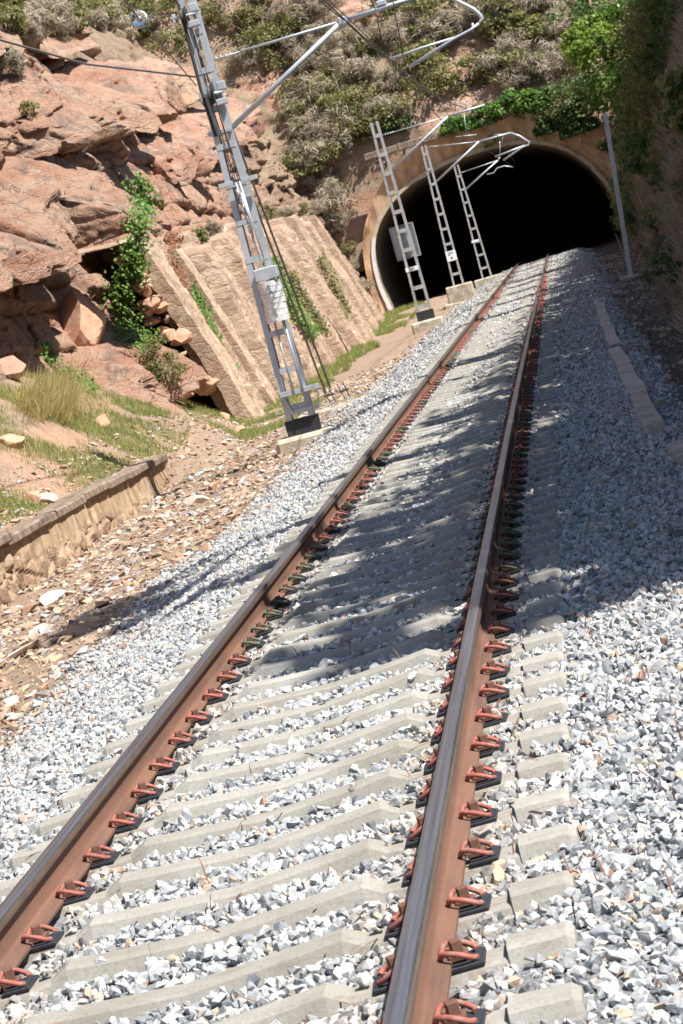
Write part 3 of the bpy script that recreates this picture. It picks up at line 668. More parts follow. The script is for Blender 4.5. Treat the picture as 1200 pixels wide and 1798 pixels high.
# ------------------------------------------------------------------ loose stones
def protos(n, pts, seed, flat=1.0):
    r = np.random.default_rng(seed); out = []
    for i in range(n):
        p = r.normal(size=(pts, 3)); p /= np.linalg.norm(p, axis=1)[:, None]; p *= r.uniform(.72, 1.05, (pts, 1)); p *= np.array([r.uniform(.85, 1.35), r.uniform(.7, 1.05), r.uniform(.55, .9)*flat])
        b = bmesh.new(); vs = [b.verts.new(q) for q in p]
        g = bmesh.ops.convex_hull(b, input=vs); bmesh.ops.delete(b, geom=[v for v in b.verts if not v.link_faces], context='VERTS')
        bmesh.ops.recalc_face_normals(b, faces=b.faces[:]); b.verts.index_update()
        out.append((np.array([v.co[:] for v in b.verts]), np.array([[v.index for v in f.verts] for f in b.faces if len(f.verts) == 3]))); b.free()
    return out
def rotm(n, flat=False):
    q = rng.normal(size=(n, 4)); 
    if flat: q = np.stack([np.cos(t := rng.uniform(0, math.pi, n)), rng.normal(0, .12, n), rng.normal(0, .12, n), np.sin(t)], 1)
    q /= np.linalg.norm(q, axis=1)[:, None]; a, b, c, d = q.T
    return np.stack([np.stack([1-2*(c*c+d*d), 2*(b*c-a*d), 2*(b*d+a*c)], -1), np.stack([2*(b*c+a*d), 1-2*(b*b+d*d), 2*(c*d-a*b)], -1), np.stack([2*(b*d-a*c), 2*(c*d+a*b), 1-2*(b*b+c*c)], -1)], 1)
def scatter(name, pos_, size, pr, mat_, flat=False, rnd=None, kind='stuff', label=None, cat=None):
    n = len(pos_); R = rotm(n, flat); which = rng.integers(0, len(pr), n); VV = []; FF = []; AA = []; off = 0
    rnd = rng.random(n) if rnd is None else rnd
    for i, (v, f) in enumerate(pr):
        s = np.nonzero(which == i)[0]
        if not len(s): continue
        q = np.einsum('nij,vj->nvi', R[s], v)*size[s, None, None]+pos_[s, None, :]
        VV.append(q.reshape(-1, 3)); FF.append((f[None]+off+(np.arange(len(s))*len(v))[:, None, None]).reshape(-1, 3)); AA.append(np.repeat(rnd[s], len(v))); off += len(s)*len(v)
    me = mesh_np(name, np.concatenate(VV), np.concatenate(FF), {'rnd': np.concatenate(AA)})
    return props(link(name, me, mat_), label, cat, None, kind)
def inview(P, m=90):
    q = (P-CAM) @ AX.T; z = np.maximum(q[:, 2], .1); x = FPX*q[:, 0]/z; y_ = FPX*q[:, 1]/z; mm = m+FPX*.5/z
    return (np.abs(x) < 600+mm) & (np.abs(y_) < 899+mm) & (q[:, 2] > 1)
def place(n, y0, y1, x0, x1):
    Y = rng.uniform(y0, y1, n); X = rng.uniform(x0, x1, n); P = np.stack([X+xt(Y), Y, Y*0], 1); P[:, 2] = ground_z(P[:, 0], Y); return P[inview(P)]
def on_sleeper(P):
    X = P[:, 0]-xt(P[:, 1]); k = (P[:, 1]-Y00)/PITCH_S; dy = np.abs(k-np.round(k))*PITCH_S
    return (np.abs(X) < 1.33) & (dy < .076+.012*ss(14, 24, P[:, 1]))
def near_rail(P):
    X = np.abs(np.abs(P[:, 0]-xt(P[:, 1]))-.87); return X < .085
PR = protos(26, 14, 5); PRl = protos(12, 8, 6)
BP, BS, BR = [], [], []
for y0, y1, dens, s0, s1 in ((5.8, 20, 1050, .017, .035), (20, 34, 820, .019, .037), (34, 60, 460, .024, .042), (60, 137, 150, .034, .058)):
    x1 = 4.4 if y0 < 60 else 5.2
    P = place(int(dens*(y1-y0)*(x1+3.6)), y0, y1, -3.6, x1); xr_ = P[:, 0]-xt(P[:, 1])
    keep = ~near_rail(P) & (rng.random(len(P)) < ss(-3.45, -2.7, xr_+.25*vn(P*np.array([.8, .8, 0]), 3))) & (rng.random(len(P)) < ss(*((3.9, 2.5) if y0 < 20 else ((2.75, 2.35) if y0 < 60 else (3.3, 2.4))), xr_+(.4 if y0 < 20 or y0 > 50 else .12)*vn(P*np.array([.8, .8, 0]), 4)))
    P = P[keep]; os_ = on_sleeper(P); thin = ~os_ | (rng.random(len(P)) < .004); P = P[thin]; os_ = os_[thin]; xr_2 = P[:, 0]-xt(P[:, 1])
    s = rng.uniform(s0, s1, len(P))*np.where(rng.random(len(P)) < .3, rng.uniform(.4, .8, len(P)), 1.)*np.where(rng.random(len(P)) < .05, 1.3, 1.)
    # near sleeper edges keep the stones low so that the concrete stays clear
    P[:, 2] += s*rng.uniform(-.1, .8, len(P))+.004*ss(12, 22, P[:, 1])*(np.abs(xr_2) < 1.35); P[os_, 2] = zt(P[os_, 1])+.02+s[os_]*.3
    BP.append(P); BS.append(s)
BP = np.concatenate(BP); BS = np.concatenate(BS)
nearm = BP[:, 1] < 34
scatter('ballast', BP[nearm], BS[nearm], PR, M_ballast)
props(COL.objects['ballast'], None, None, None, 'stuff')
scatter('ballast', BP[~nearm], BS[~nearm], PRl, M_ballast)
print('stones', len(BP))
# rubble on the dirt strip and the talus
P = place(26000, 17, 70, -7.6, -2.4); d_ = ss(-2.3, -3.3, P[:, 0]); P = P[rng.random(len(P)) < .2+.8*d_]
s = .012+.085*rng.random(len(P))**6+.026*rng.random(len(P)); P[:, 2] += s*.15
scatter('rubble', P, s, protos(16, 10, 9, .6), M_rubble, True)
P = place(5000, 17, 110, 2.2, 5.0); s = .02+.07*rng.random(len(P))**4; P[:, 2] += s*.2
scatter('rubble', P, s, PRl, M_rubble, True)
#@@VEG
# ------------------------------------------------------------------ overhead line masts
def mast_frame(base_px, top_px, Y):
    b = Vector(at(*base_px, Y)); t = Vector(at(*top_px, Y)); z = (t-b).normalized(); x = Vector((0, 1, 0)).cross(z).normalized(); y = z.cross(x)
    M = Matrix((x, y, z)).transposed().to_4x4(); M.translation = b
    return M, (t-b).length
def local(M, px, py, Y): return M.inverted() @ Vector(at(px, py, Y))
def ladder(root, H, wb, wt, step, mt, cw=.075, dep=.20, z0=.0, rung_h=.10, skip=()):
    """two channel uprights joined by flat battens"""
    for s in (-1, 1):
        m = MB(); a = Vector((s*(wb/2-cw/2), 0, z0)); b = Vector((s*(wt/2-cw/2), 0, H))
        m.bar(a+Vector((s*(cw/2-.006), 0, 0)), b+Vector((s*(cw/2-.006), 0, 0)), dep, .010, (1, 0, 0))
        for f in (-1, 1): m.bar(a+Vector((0, f*(dep/2+.004), 0)), b+Vector((0, f*(dep/2+.004), 0)), .012, cw, (1, 0, 0))
        m.build('upright', mt, root)
    z = z0+step*.75
    while z < H-.1:
        ww = wb+(wt-wb)*(z-z0)/(H-z0)
        for f in (-1, 1): m = MB(); m.box((0, f*(dep/2+.014), z), (ww-.03, .008, rung_h)); m.build('batten', mt, root)
        z += step
def footing(root, w_, d_, h, sink=.5, plate=.34, wb=.5):
    m = MB(); m.box((0, 0, -h/2-.0-sink/2+.02), (w_, d_, h+sink), None, .06); m.build('foundation', M_oldconc, root)
    m = MB(); m.box((0, -.135, plate/2+.03), (wb+.05, .014, plate)); m.box((0, .135, plate/2+.03), (wb+.05, .014, plate))
    for s in (-1, 1): m.box((s*(wb/2+.03), 0, plate/2+.03), (.012, .284, plate))
    m.build('foot_plate', M_bitumen, root)
def text_obj(txt, size, M, mt, name, root):
    cu = bpy.data.curves.new(name, 'FONT'); cu.body = txt; cu.size = size; cu.align_x = 'CENTER'; cu.align_y = 'CENTER'; cu.extrude = .001; cu.offset = size*.035
    o = bpy.data.objects.new('tmp', cu); COL.objects.link(o); bpy.context.view_layer.update()
    me = bpy.data.meshes.new_from_object(o.evaluated_get(bpy.context.evaluated_depsgraph_get())); bpy.data.objects.remove(o)
    t = link(name, me, mt, root); t.matrix_local = M; return t
FRONT = Matrix.Rotation(math.radians(90), 4, 'X')
def insul(m, a, b, r=.05, n=5):
    a, b = Vector(a), Vector(b)
    for i in range(n):
        c = a+(b-a)*((i+.5)/n); d = (b-a).normalized()*.012; m.tube([c-d, c, c+d], [r*.5, r, r*.5], 8)
# ---- the near mast with its balance weights
Y1 = 41.5
M, H = mast_frame((537, 762), (318, -40), Y1)
mr = empty('catenary_mast'); mr.matrix_world = M
props(mr, 'nearest grey lattice mast, with stacked balance weights and guy wires by the rock cutting', 'mast')
ladder(mr, H, .50, .27, .655, M_galv, .10, .24)
footing(mr, 1.0, .9, .0, .6, .26, .50)
L = lambda x, y, Y=Y1: local(M, x, y, Y)
# weights hang in front of the mast
c0 = L(470, 470, Y1-.32); c1 = L(487, 565, Y1-.32); zt_w, zb_w = c0.z, c1.z; xc = (c0.x+c1.x)/2-.0
ws = empty('weight_stack'); ws.parent = mr; ws.location = (xc, -.32, 0)
n = 7; hh = (zt_w-zb_w-.22)/n
for i in range(n):
    m = MB(); r_ = .205*(1+.03*random.uniform(-1, 1)); z = zb_w+hh*(i+.5)
    poly = [(r_*math.cos(a), r_*math.sin(a)*.9) for a in np.linspace(0, 2*math.pi, 21)[:-1]]
    vs0 = [m.b.verts.new((p[0], p[1], z-hh*.47)) for p in poly]; vs1 = [m.b.verts.new((p[0], p[1], z+hh*.47)) for p in poly]
    m.b.faces.new(vs0[::-1]); m.b.faces.new(vs1)
    for k in range(20): m.b.faces.new((vs0[k], vs0[(k+1) % 20], vs1[(k+1) % 20], vs1[k]))
    m.box((0, -.19, z), (.035, .05, hh*.5))
    o = m.build('weight_disc', M_alu, ws); o.rotation_euler = (0, 0, random.uniform(-.15, .15)); o.location = (random.uniform(-.012, .012), random.uniform(-.01, .01), 0)
    m = MB(); m.box((random.uniform(-.015, .015), -.192, z), (.022, .03, hh*.62)); m.build('disc_slot', M_dark, o)
m = MB(); m.box((0, 0, zt_w-.09), (.40, .34, .21), None, .015); m.build('stack_cap', M_galv, ws)
bot = L(510, 690, Y1-.32).z; top = L(405, 322, Y1-.32).z
for dx in (-.085, .075):
    m = MB(); m.tube([(xc+dx, -.34, bot-.05), (xc+dx, -.34, zb_w)], .018); m.build('guide_rod', M_galv, mr)
    m = MB(); m.tube([(xc+dx*.4, -.34, zt_w), (xc-.06+dx*.4, -.34, top)], .014); m.build('pull_rod', M_galv, mr)
m = MB(); m.box((xc+.02, -.30, bot), (.70, .07, .085), None, .004); m.box((xc+.02, -.18, bot+.0), (.66, .16, .02))
for s in (-1, 1): m.bar((xc+.02+s*.30, -.30, bot-.03), (xc+.02+s*.22, -.14, bot-.38), .06, .02, (1, 0, 0))
m.box((xc+.02, -.16, bot-.34), (.56, .025, .07)); m.build('lower_crossbeam', M_galv, mr)
m = MB(); m.box((xc-.06, -.28, top), (.68, .10, .075), None, .004); m.build('upper_crossbeam', M_galv, mr)
# turnbuckle and cables to the pulleys
m = MB()
for i in range(6): m.tube([(xc-.10+.02*i*.4, -.36, top-.12-.16*i), (xc-.10+.02*i*.4, -.36, top-.26-.16*i)], .022 if i % 2 else .034, 6)
m.tube([(xc-.05, -.40, top-.2), (xc-.02, -.42, top-.6), (xc-.05, -.40, top-1.)], .02, 6); m.build('turnbuckle', M_galv, mr)
p1 = L(372, 165, Y1-.3); p2 = L(323, 28, Y1-.3)
for p, r_ in ((p1, .20), (p2, .17)):
    m = MB(); m.tube([(p.x-.05, p.y, p.z), (p.x-.035, p.y, p.z), (p.x-.035, p.y, p.z), (p.x+.035, p.y, p.z), (p.x+.05, p.y, p.z)], [r_, r_, r_*.8, r_*.8, r_], 18); pu = m.build('pulley', M_dark, mr)
    m = MB(); m.tube([(p.x-.16, p.y, p.z), (p.x+.20, p.y, p.z)], .028, 8); m.box((p.x+.19, p.y+.05, p.z+.10), (.14, .16, .14), None, .01); m.box((p.x+.12, p.y+.05, p.z-.16), (.20, .18, .10), None, .01); m.box((p.x-.17, p.y+.03, p.z), (.07, .10, .16), None, .01); m.build('pulley_bracket', M_galv, pu)
for dx, zt2 in ((-.05, p1.z), (.02, p1.z), (-.02, H-.1), (.05, H-.1)):
    m = MB(); m.tube([(xc-.06+dx, -.34, top), ((p1.x if zt2 < 7 else p2.x)+dx*1.4, -.32, zt2)], .009, 5); m.build('cable', M_cable, mr)
m = MB(); q = [(p1.x-.12, -.30, p1.z-.7), (p1.x-.16, -.30, p1.z), (p2.x-.03, -.30, p2.z), (p2.x-.06, -.30, H)]
m.tube(q, .03, 6); m.build('pulley_chain', M_dark, mr)
m = MB(); a = L(372, 236); b = L(405, 228)
m.bar((a.x-.05, -.16, a.z), (b.x+.04, -.16, b.z), .05, .05); m.bar((a.x-.05, .16, a.z), (b.x+.04, .16, b.z), .05, .05); m.build('arm_clamp', M_galv, mr)
def arm(root, L, foot, knee, tip, tie, r=.045, ins=True, mt=None):
    mt = mt or M_galv
    a = empty('cantilever_arm'); a.parent = root
    m = MB(); m.tube([L(*foot), L(*knee)], r, 10); m.tube([L(*knee), L(*tip)], r*.95, 10); m.build('strut_tube', mt, a)
    m = MB(); A, B = L(*tie), L(*knee); m.tube([A, A+(B-A)*.25], .012, 6); m.tube([A+(B-A)*.25, B], .022, 8)
    if ins: insul(m, A+(B-A)*.06, A+(B-A)*.20, .05, 4)
    m.build('tie_rod', mt, a); return a
a1 = arm(mr, L, (405, 226), (602, 36), (770, -18), (362, 108), .046)
m = MB(); m.tube(cr([L(770, -18), L(805, 2), L(832, 16), L(846, 30), L(843, 40)], 4), .035, 8); m.tube([L(843, 40), L(826, 53), L(797, 68), L(718, 118)], .03, 8); m.build('drop_bracket', M_galv, a1)
m = MB(); m.tube([L(798, 66), L(740, 84), L(684, 104)], .024, 8); m.build('steady_arm', M_galv, a1)
m = MB(); m.box(L(602, 36), (.16, .12, .14), None, .02); m.box(L(670, 5), (.18, .10, .10), None, .02); m.tube([L(830, 40), L(832, 56)], .02, 6); m.build('clamp', M_galv, a1)
m = MB(); m.box(L(476, 568) + Vector((.31, 0, 0)), (.05, .012, .12)); m.build('yellow_tag', m_simple('yellow_tag', (.6, .4, .05), (.7, .5, .08)), mr)
# ---- guy wires and their anchor block
anc = Vector(at(602, 712, 47.0)); ab = empty('anchor_block', anc)
props(ab, 'low mossy concrete block with bolted irons where the two guy wires end', 'anchor block')
m = MB(); m.box((.05, .2, -.22), (1.35, .9, .50), None, .03); m.build('block', M_oldconc, ab)
m = MB(); m.box((-.55, -.5, -.30), (.9, .6, .4), None, .05); m.build('lower_footing', M_oldconc, ab)
for dx in (-.16, .14):
    m = MB()
    for s in (-.04, .04): m.box((dx+s, 0, .07), (.016, .20, .14))
    m.box((dx, 0, .02), (.20, .26, .02)); e = m.build('anchor_iron', M_galvd, ab)
    m = MB()
    for s in (-.05, .05): m.tube([(dx+s, .0, .10), (dx+s*1.2-.06, -.03, .42)], .012, 6)
    m.box((dx-.03, -.02, .27), (.20, .07, .03)); m.build('anchor_rod', M_dark, e)
for (x0, y0), (x1, y1), lb in (((572, 690), (352, 100), 'dark guy wire nearer the mast, running up from the anchor block'), ((580, 680), (372, 130), 'dark guy wire farther from the mast, running up from the anchor block')):
    m = MB(); m.tube([at(x0, y0, 46.9), at(x1, y1, 41.7)], .020, 6); props(m.build('guy_wire', M_cable), lb, 'guy wire')
# ---- the masts in front of the tunnel
def number_plate(root, M_, c, w_, h_, lines, size, plate=True):
    if plate:
        m = MB(); m.box((c.x, c.y, c.z), (w_, .010, h_), None, .003); p = m.build('number_plate', M_white, root)
    else: p = root
    for i, (tx, dz) in enumerate(lines): text_obj(tx, size, Matrix.Translation((c.x, c.y-.0075, c.z+dz)) @ FRONT, M_ink, 'number', p)
Y2 = 88.; M2, H2 = mast_frame((750, 562), (657, 214), Y2); L2 = lambda x, y, Y=Y2: local(M2, x, y, Y)
r2 = empty('catenary_mast'); r2.matrix_world = M2
props(r2, 'pale lattice mast with a grey box frame on its back, before the tunnel', 'mast')
ladder(r2, H2, .56, .30, .70, M_galvd, .09, .22, rung_h=.14); footing(r2, 1.15, .9, .25, .9, .33, .56)
m = MB(); m.box((0, .1, -1.05), (1.9, 1.1, .8), None, .12); m.build('lower_foundation', M_oldconc, r2)
cc = L2(711, 424); m = MB(); m.box((cc.x, .24, cc.z), (.86, .05, 1.18), None, .02)
m2_ = MB()
for s in (-1, 1):
    m2_.box((cc.x+s*.43, .20, cc.z), (.03, .12, 1.2)); m2_.box((cc.x, .20, cc.z+s*.6), (.89, .12, .03))
for dz in (.35, -.35): m2_.box((cc.x+.22, .20, cc.z+dz), (.08, .05, .05)); m2_.box((cc.x-.18, .20, cc.z+dz), (.12, .05, .05))
pan = m.build('equipment_panel', M_galv, r2); m2_.build('panel_frame', M_galvd, pan)
c = L2(724, 472); number_plate(r2, M2, Vector((c.x, -.13, c.z)), .46, .15, [('201', 0)], .17)
a2 = arm(r2, L2, (690, 297), (787, 204), (852, 184), (668, 238), .05)
m = MB(); m.tube([L2(800, 195), L2(799, 183), L2(816, 178), L2(820, 192)], .03, 6); m.tube([L2(815, 200), L2(820, 238)], .014, 6); m.tube([L2(800, 240), L2(838, 236)], .02, 6); m.build('wire_clamp', M_galv, a2)
Y3 = 112.; M3, H3 = mast_frame((806, 500), (744, 256), Y3); L3 = lambda x, y, Y=Y3: local(M3, x, y, Y)
r3 = empty('catenary_mast'); r3.matrix_world = M3
props(r3, 'pale lattice mast with a square white number plate, second of those before the tunnel', 'mast')
ladder(r3, H3, .52, .26, .70, M_galvd, .09, .2, rung_h=.12); footing(r3, 1.25, .9, .45, .9, .0, .52)
m = MB(); m.box((-.1, .1, -1.1), (1.7, 1.2, .9), None, .15); m.build('lower_foundation', M_oldconc, r3)
c = L3(793, 449); number_plate(r3, M3, Vector((c.x, -.125, c.z)), .46, .46, [('276', .10), ('9', -.11)], .18)
a3 = arm(r3, L3, (767, 318), (842, 248), (897, 233), (750, 258), .05)
m = MB(); m.tube([L3(897, 233), L3(912, 238), L3(930, 249), L3(929, 254), L3(918, 258), L3(884, 281)], .045, 8); m.tube([L3(922, 255), L3(870, 275)], .04, 8); m.tube([L3(868, 243), L3(870, 236), L3(884, 236), L3(882, 250)], .035, 6); m.tube([L3(878, 248), L3(879, 274)], .02, 6)
m.build('drop_bracket', M_galv, a3)
Y4 = 131.; M4, H4 = mast_frame((856, 487), (801, 290), Y4); L4 = lambda x, y, Y=Y4: local(M4, x, y, Y)
r4 = empty('catenary_mast'); r4.matrix_world = M4
props(r4, 'pale lattice mast standing closest to the dark tunnel mouth, third of those before the tunnel', 'mast')
ladder(r4, H4, .56, .28, .72, M_galvd, .09, .2, rung_h=.12); footing(r4, 1.5, 1.0, .35, 1.0, .0, .52)
c = L4(835, 423); number_plate(r4, M4, Vector((c.x, -.125, c.z)), .4, .12, [('', 0)], .1)
a4 = arm(r4, L4, (815, 335), (875, 281), (878, 276), (801, 306), .045)
m = MB(); m.tube([L4(855, 306), L4(868, 303), L4(873, 295), L4(886, 291), L4(902, 293)], .035, 6); m.build('steady_arm', M_galv, a4)
Y5 = 176.; M5, H5 = mast_frame((908, 450), (868, 312), Y5)
r5 = empty('catenary_mast'); r5.matrix_world = M5
props(r5, 'lattice mast barely visible in the dark inside the tunnel', 'mast')
ladder(r5, H5, .6, .3, .8, M_bolt, .09, .2)  # dark bolt colour instead of pale steel paints the tunnel's shade onto this mast
# ---- leaning post on the right
MP, HP = mast_frame((1108, 484), (1063, 199), 72.6)
rp = empty('steel_post'); rp.matrix_world = MP; props(rp, 'plain grey steel post leaning by the tunnel on the shaded right side', 'post')
m = MB()
for f in (-1, 1): m.bar((0, f*.06, 0), (0, f*.06, HP), .012, .13, (1, 0, 0))
m.bar((0, 0, 0), (0, 0, HP), .12, .012, (1, 0, 0)); m.build('shaft', M_galv, rp)
m = MB()
for z in (1.4, 2.6, 3.6, 4.0): m.box((0, 0, z), (.15, .16, .03))
m.bar((-.05, 0, .35), (-.25, .0, 1.3), .05, .012, (1, 0, 0)); m.build('bands', M_galvd, rp)
m = MB(); m.box((0, 0, -.25), (.62, .5, .55), None, .06); m.build('foundation', M_oldconc, rp)
# ---- wires
def wire(pts, r, label, cat='wire', name='overhead_wire'):
    q = []
    for a, b in zip(pts, pts[1:]):
        a, b = np.array(a), np.array(b); L_ = np.linalg.norm(b-a)
        for s in np.linspace(0, 1, 12, endpoint=False): q.append(a+(b-a)*s-np.array([0, 0, .0006*L_*L_*4*s*(1-s)*.25]))
    q.append(np.array(pts[-1])); m = MB(); m.tube(q, r, 5); return props(m.build(name, M_copper), label, cat)
ms = [at(603, 34, 41.5), at(808, 186, 88.), at(876, 240, 112.), at(905, 285, 131.)]
far = np.array([xt(158.), 158., zt(158.)+5.9])
back = ms[0]+(ms[0]-np.array([-.1, 88, ms[1][2]]))*.9; back[2] = ms[0][2]+.2
wire([back]+ms+[far], .011, 'upper overhead wire hung from the top of the mast arms towards the tunnel', 'overhead wire')
wire([back+[.25, 0, .1], ms[0]+[.10, 0, -.03], ms[1]+[.10, 0, -.05], ms[2]+[.1, 0, -.1]], .010, 'second upper overhead wire close beside the first, sagging to the tunnel', 'overhead wire')
ct = [at(688, 103, 41.5)+[0, 0, -.05], at(820, 240, 88.), at(880, 275, 112.), at(902, 293, 131.)]
bk = ct[0]+(ct[0]-np.array([.2, 88, ct[1][2]]))*.9; bk[2] = ct[0][2]
wire([bk]+ct+[far-[0, 0, 1.1]], .010, 'lower overhead contact wire held by the steady arms', 'overhead wire')
for s, yy in ((.10, 0), (.28, 1), (.46, 2), (.64, 3), (.82, 4)):
    a = ms[0]+(ms[1]-ms[0])*s-[0, 0, .6*s*(1-s)]; b = ct[0]+(ct[1]-ct[0])*s
    m = MB(); m.tube([a, b], .006, 5); o = m.build('dropper', M_copper); props(o, 'thin vertical dropper linking the upper and lower overhead wires', 'dropper wire', 'droppers of the overhead line')
for (x0, x1) in (((655, -8), (673, 84)), ((688, -12), (708, 97))):
    m = MB(); m.tube([at(*x0, 40.5), at(*x1, 40.5)], .010, 5); o = m.build('dropper', M_copper); props(o, 'thin vertical dropper linking the upper and lower overhead wires', 'dropper wire', 'droppers of the overhead line')
# feeder wires to the left of the near mast
m = MB(); m.tube([at(348, 135, 41.3), at(150, 112, 36.), at(-40, 58, 30.)], .016, 6); props(m.build('feeder_cable', M_cable), 'thick grey brown cable crossing the rock face leftwards from the near mast', 'cable')
aw = empty('anchor_wire', at(245, 33, 33.)); props(aw, 'thin wire with one round glass disc, running to the near mast from upper left', 'wire')
T0 = Vector(at(245, 33, 33.))
m = MB(); m.tube([Vector(at(345, 150, 41.2))-T0, Vector(at(262, 52, 34.5))-T0, Vector(at(250, 38, 33.4))-T0], .011, 6); m.build('tail_wire', M_cable, aw)
m = MB(); m.tube([Vector(at(243, 31, 32.9))-T0, Vector(at(205, -18, 29.))-T0], .012, 6); m.build('lead_wire', M_cable, aw)
dv = (Vector(at(345, 150, 41.2))-T0).normalized()
m = MB(); m.tube([-dv*.05, -dv*.035, dv*.0, dv*.045, dv*.05], [.03, .09, .125, .12, .03], 24); m.build('glass_disc', M_glass, aw)
m = MB(); m.tube([-dv*.10, -dv*.03, dv*.02, dv*.10], [.015, .04, .04, .015], 10); m.build('disc_cap', M_galv, aw)
m = MB(); m.tube([at(322, -8, 41.3), at(275, -50, 37.)], .011, 6); props(m.build('stay_wire', M_cable), 'short thin wire leaving the top of the near mast to the upper left', 'wire')
# ------------------------------------------------------------------ low wall on the left
wl = empty('low_wall', (-6.30, 42, -.62)); props(wl, 'low stained masonry wall with a stone coping holding back the grassy bench', 'wall')
yy = np.arange(24, 45.1, .06); zz_ = np.linspace(-.35, .80, 34); A, B = np.meshgrid(yy, zz_, indexing='ij')
tz = fbm(np.stack([A*.5, B*0, A*0], -1), 3, 501)
f1, f2, idv = worley(np.stack([A*2.2, B*3.4, A*0], -1), 511)
brk = ss(.62, .25, B+.45*fbm(np.stack([A*.6, B, A*0], -1), 4, 521)+.012*(A-34))     # render fallen off low down: bare stones
X = .10-.05*(B)+.03*fbm(np.stack([A*2, B*2, A*0], -1), 4, 531)+brk*(.08*(idv-.55)-.05*np.exp(-((f2-f1)/.12)**2)+.03)
V = np.stack([X, A-42, B], -1); V = np.concatenate([V, V[:, -1:]*np.array([0, 1, 1])+np.array([-.45, 0, 0])], 1)
V = np.concatenate([V, V[-1:]*np.array([0, 1, 1])+np.array([-.45, .02, 0])], 0)
me = mesh_np('wall_face', V.reshape(-1, 3), gridF(V.shape[0], V.shape[1])); me.flip_normals() if me.polygons[500].normal.x < 0 else None
me.materials.append(M_plaster); me.materials.append(M_lowwall)
bm_ = (np.pad(brk, ((0, 1), (0, 1)), 'edge')[:-1, :-1] > .45).astype(np.int32)
me.polygons.foreach_set('material_index', bm_.ravel()); link('wall_face', me, None, wl)
y = 24.; i = 0
while y < 44.9:
    l_ = random.uniform(1.5, 2.8); l_ = min(l_, 45.1-y); m = MB(); m.box((-.12, y+l_/2-42, .865-.007*(y-30)), (.56, l_-.02, .15), None, .03)
    o = m.build('coping_stone', M_coping, wl); o.rotation_euler = (random.gauss(0, .004), random.gauss(.02, .015), random.gauss(0, .004)); y += l_
# ------------------------------------------------------------------ trough covers along the right
def beam(p, q, wd, h, label):
    a = empty('concrete_beam', p); a_ = Vector(q)-Vector(p); 
    m = MB(); n_ = 8; rows = []
    for i in range(n_+1):
        c = a_*(i/n_)+Vector((random.gauss(0, .012), 0, random.gauss(0, .008))); rows.append([m.b.verts.new(c+Vector(v)) for v in ((0, 0, 0), (wd, 0, -.01), (wd+.02, 0, -h), (-.02, 0, -h))])
    for r0, r1 in zip(rows, rows[1:]):
        for k in range(4): m.b.faces.new((r0[k], r0[(k+1) % 4], r1[(k+1) % 4], r1[k]))
    m.b.faces.new(rows[0]); m.b.faces.new(rows[-1][::-1]); bmesh.ops.bevel(m.b, geom=[e for e in m.b.edges if len(e.link_faces) == 2 and e.calc_face_angle(0) > .8], offset=.015, segments=1, affect='EDGES')
    o = m.build('concrete_beam', M_trough); bpy.data.objects.remove(a); o.location = p; props(o, label, 'concrete beam'); return o
def gp(px, py, z): return Vector(onz(px, py, z))
beam(gp(1133, 748, .11), gp(1070, 612, .15), .18, .30, 'nearer long concrete edging beam half buried in the shaded ballast')
beam(gp(1069, 606, .14), gp(1043, 525, .25), .18, .30, 'farther concrete edging beam with ballast spilled over it, on the right')
beam(gp(1188, 802, .08), gp(1172, 778, .09), .26, .28, 'short broken concrete piece at the right edge, before the long beams')
#@@VEG2
# ------------------------------------------------------------------ boulders and lying stones
def boulder(px, py, r, label, mt, sq=(1, .8, .7), seed=0, dz=0., name='boulder', cut=1.0, Y=None):
    p = hit(px, py)[0] if Y is None else Vector(at(px, py, Y)); b = bmesh.new(); rr = np.random.default_rng(seed+100)
    bmesh.ops.create_icosphere(b, subdivisions=4, radius=1)
    nrm = rr.normal(size=(10, 3)); nrm /= np.linalg.norm(nrm, axis=1)[:, None]; dd = rr.uniform(.36, .66, 10)
    V = np.array([v.co[:] for v in b.verts])
    for n_, d_ in zip(nrm, dd):
        s = V @ n_-d_; V = V-np.maximum(s, 0)[:, None]*n_*.97*cut
    V = V*(1+.05*fbm(V*1.8+seed, 4, seed)[:, None]+.03*fbm(V*6+seed, 3, seed+5)[:, None])*np.array(sq)*r
    for v, c in zip(b.verts, V): v.co = c
    for f in b.faces: f.smooth = False
    me = bpy.data.meshes.new(name); b.to_mesh(me); b.free(); o = link(name, me, mt); o.location = p+Vector((0, 0, dz)); o.rotation_euler = (rr.uniform(-.3, .3), rr.uniform(-.3, .3), rr.uniform(0, 6)); props(o, label, 'rock'); return o
boulder(150, 588, 1.15, 'big pale angular boulder resting below the dark hollow in the cliff', M_boulder, (.95, .9, .85), 1, .25)
boulder(22, 664, .62, 'grey topped square boulder at the left edge above the tall yellow grass', M_boulder_grey, (1, .9, .6), 2, .1)
boulder(182, 748, .30, 'reddish block lying on the grassy slope above the low wall', M_boulder, (1, .8, .7), 3, .05)
boulder(12, 776, .36, 'pale red stone half sunk in the grass at the left edge', M_boulder, (1.2, .9, .6), 4)
boulder(86, 882, .27, 'white pink angular rock lying just behind the wall coping', M_boulder_pale, (1.1, .8, .6), 5, .06)
boulder(64, 880, .20, 'red rock tucked against the white rock behind the coping', M_boulder, (1, .8, .8), 6, .06)
boulder(366, 974, .14, 'small orange rock at the edge of the ballast', M_boulder, (1.2, .8, .7), 7, .04)
boulder(318, 983, .14, 'flat brown stone left of the small orange rock', M_boulder_grey, (1.5, .9, .4), 8)
boulder(50, 1078, .18, 'dark brown stone at the foot of the low wall', M_boulder_grey, (1.2, .9, .7), 9, .05)
boulder(100, 1052, .24, 'yellowish flat stone near the foot of the low wall', M_boulder_pale, (1.3, .9, .45), 10, .02)
boulder(35, 1150, .42, 'broad yellowish slab of stone in the rubble at the left edge', M_boulder_pale, (1.4, .8, .3), 11)
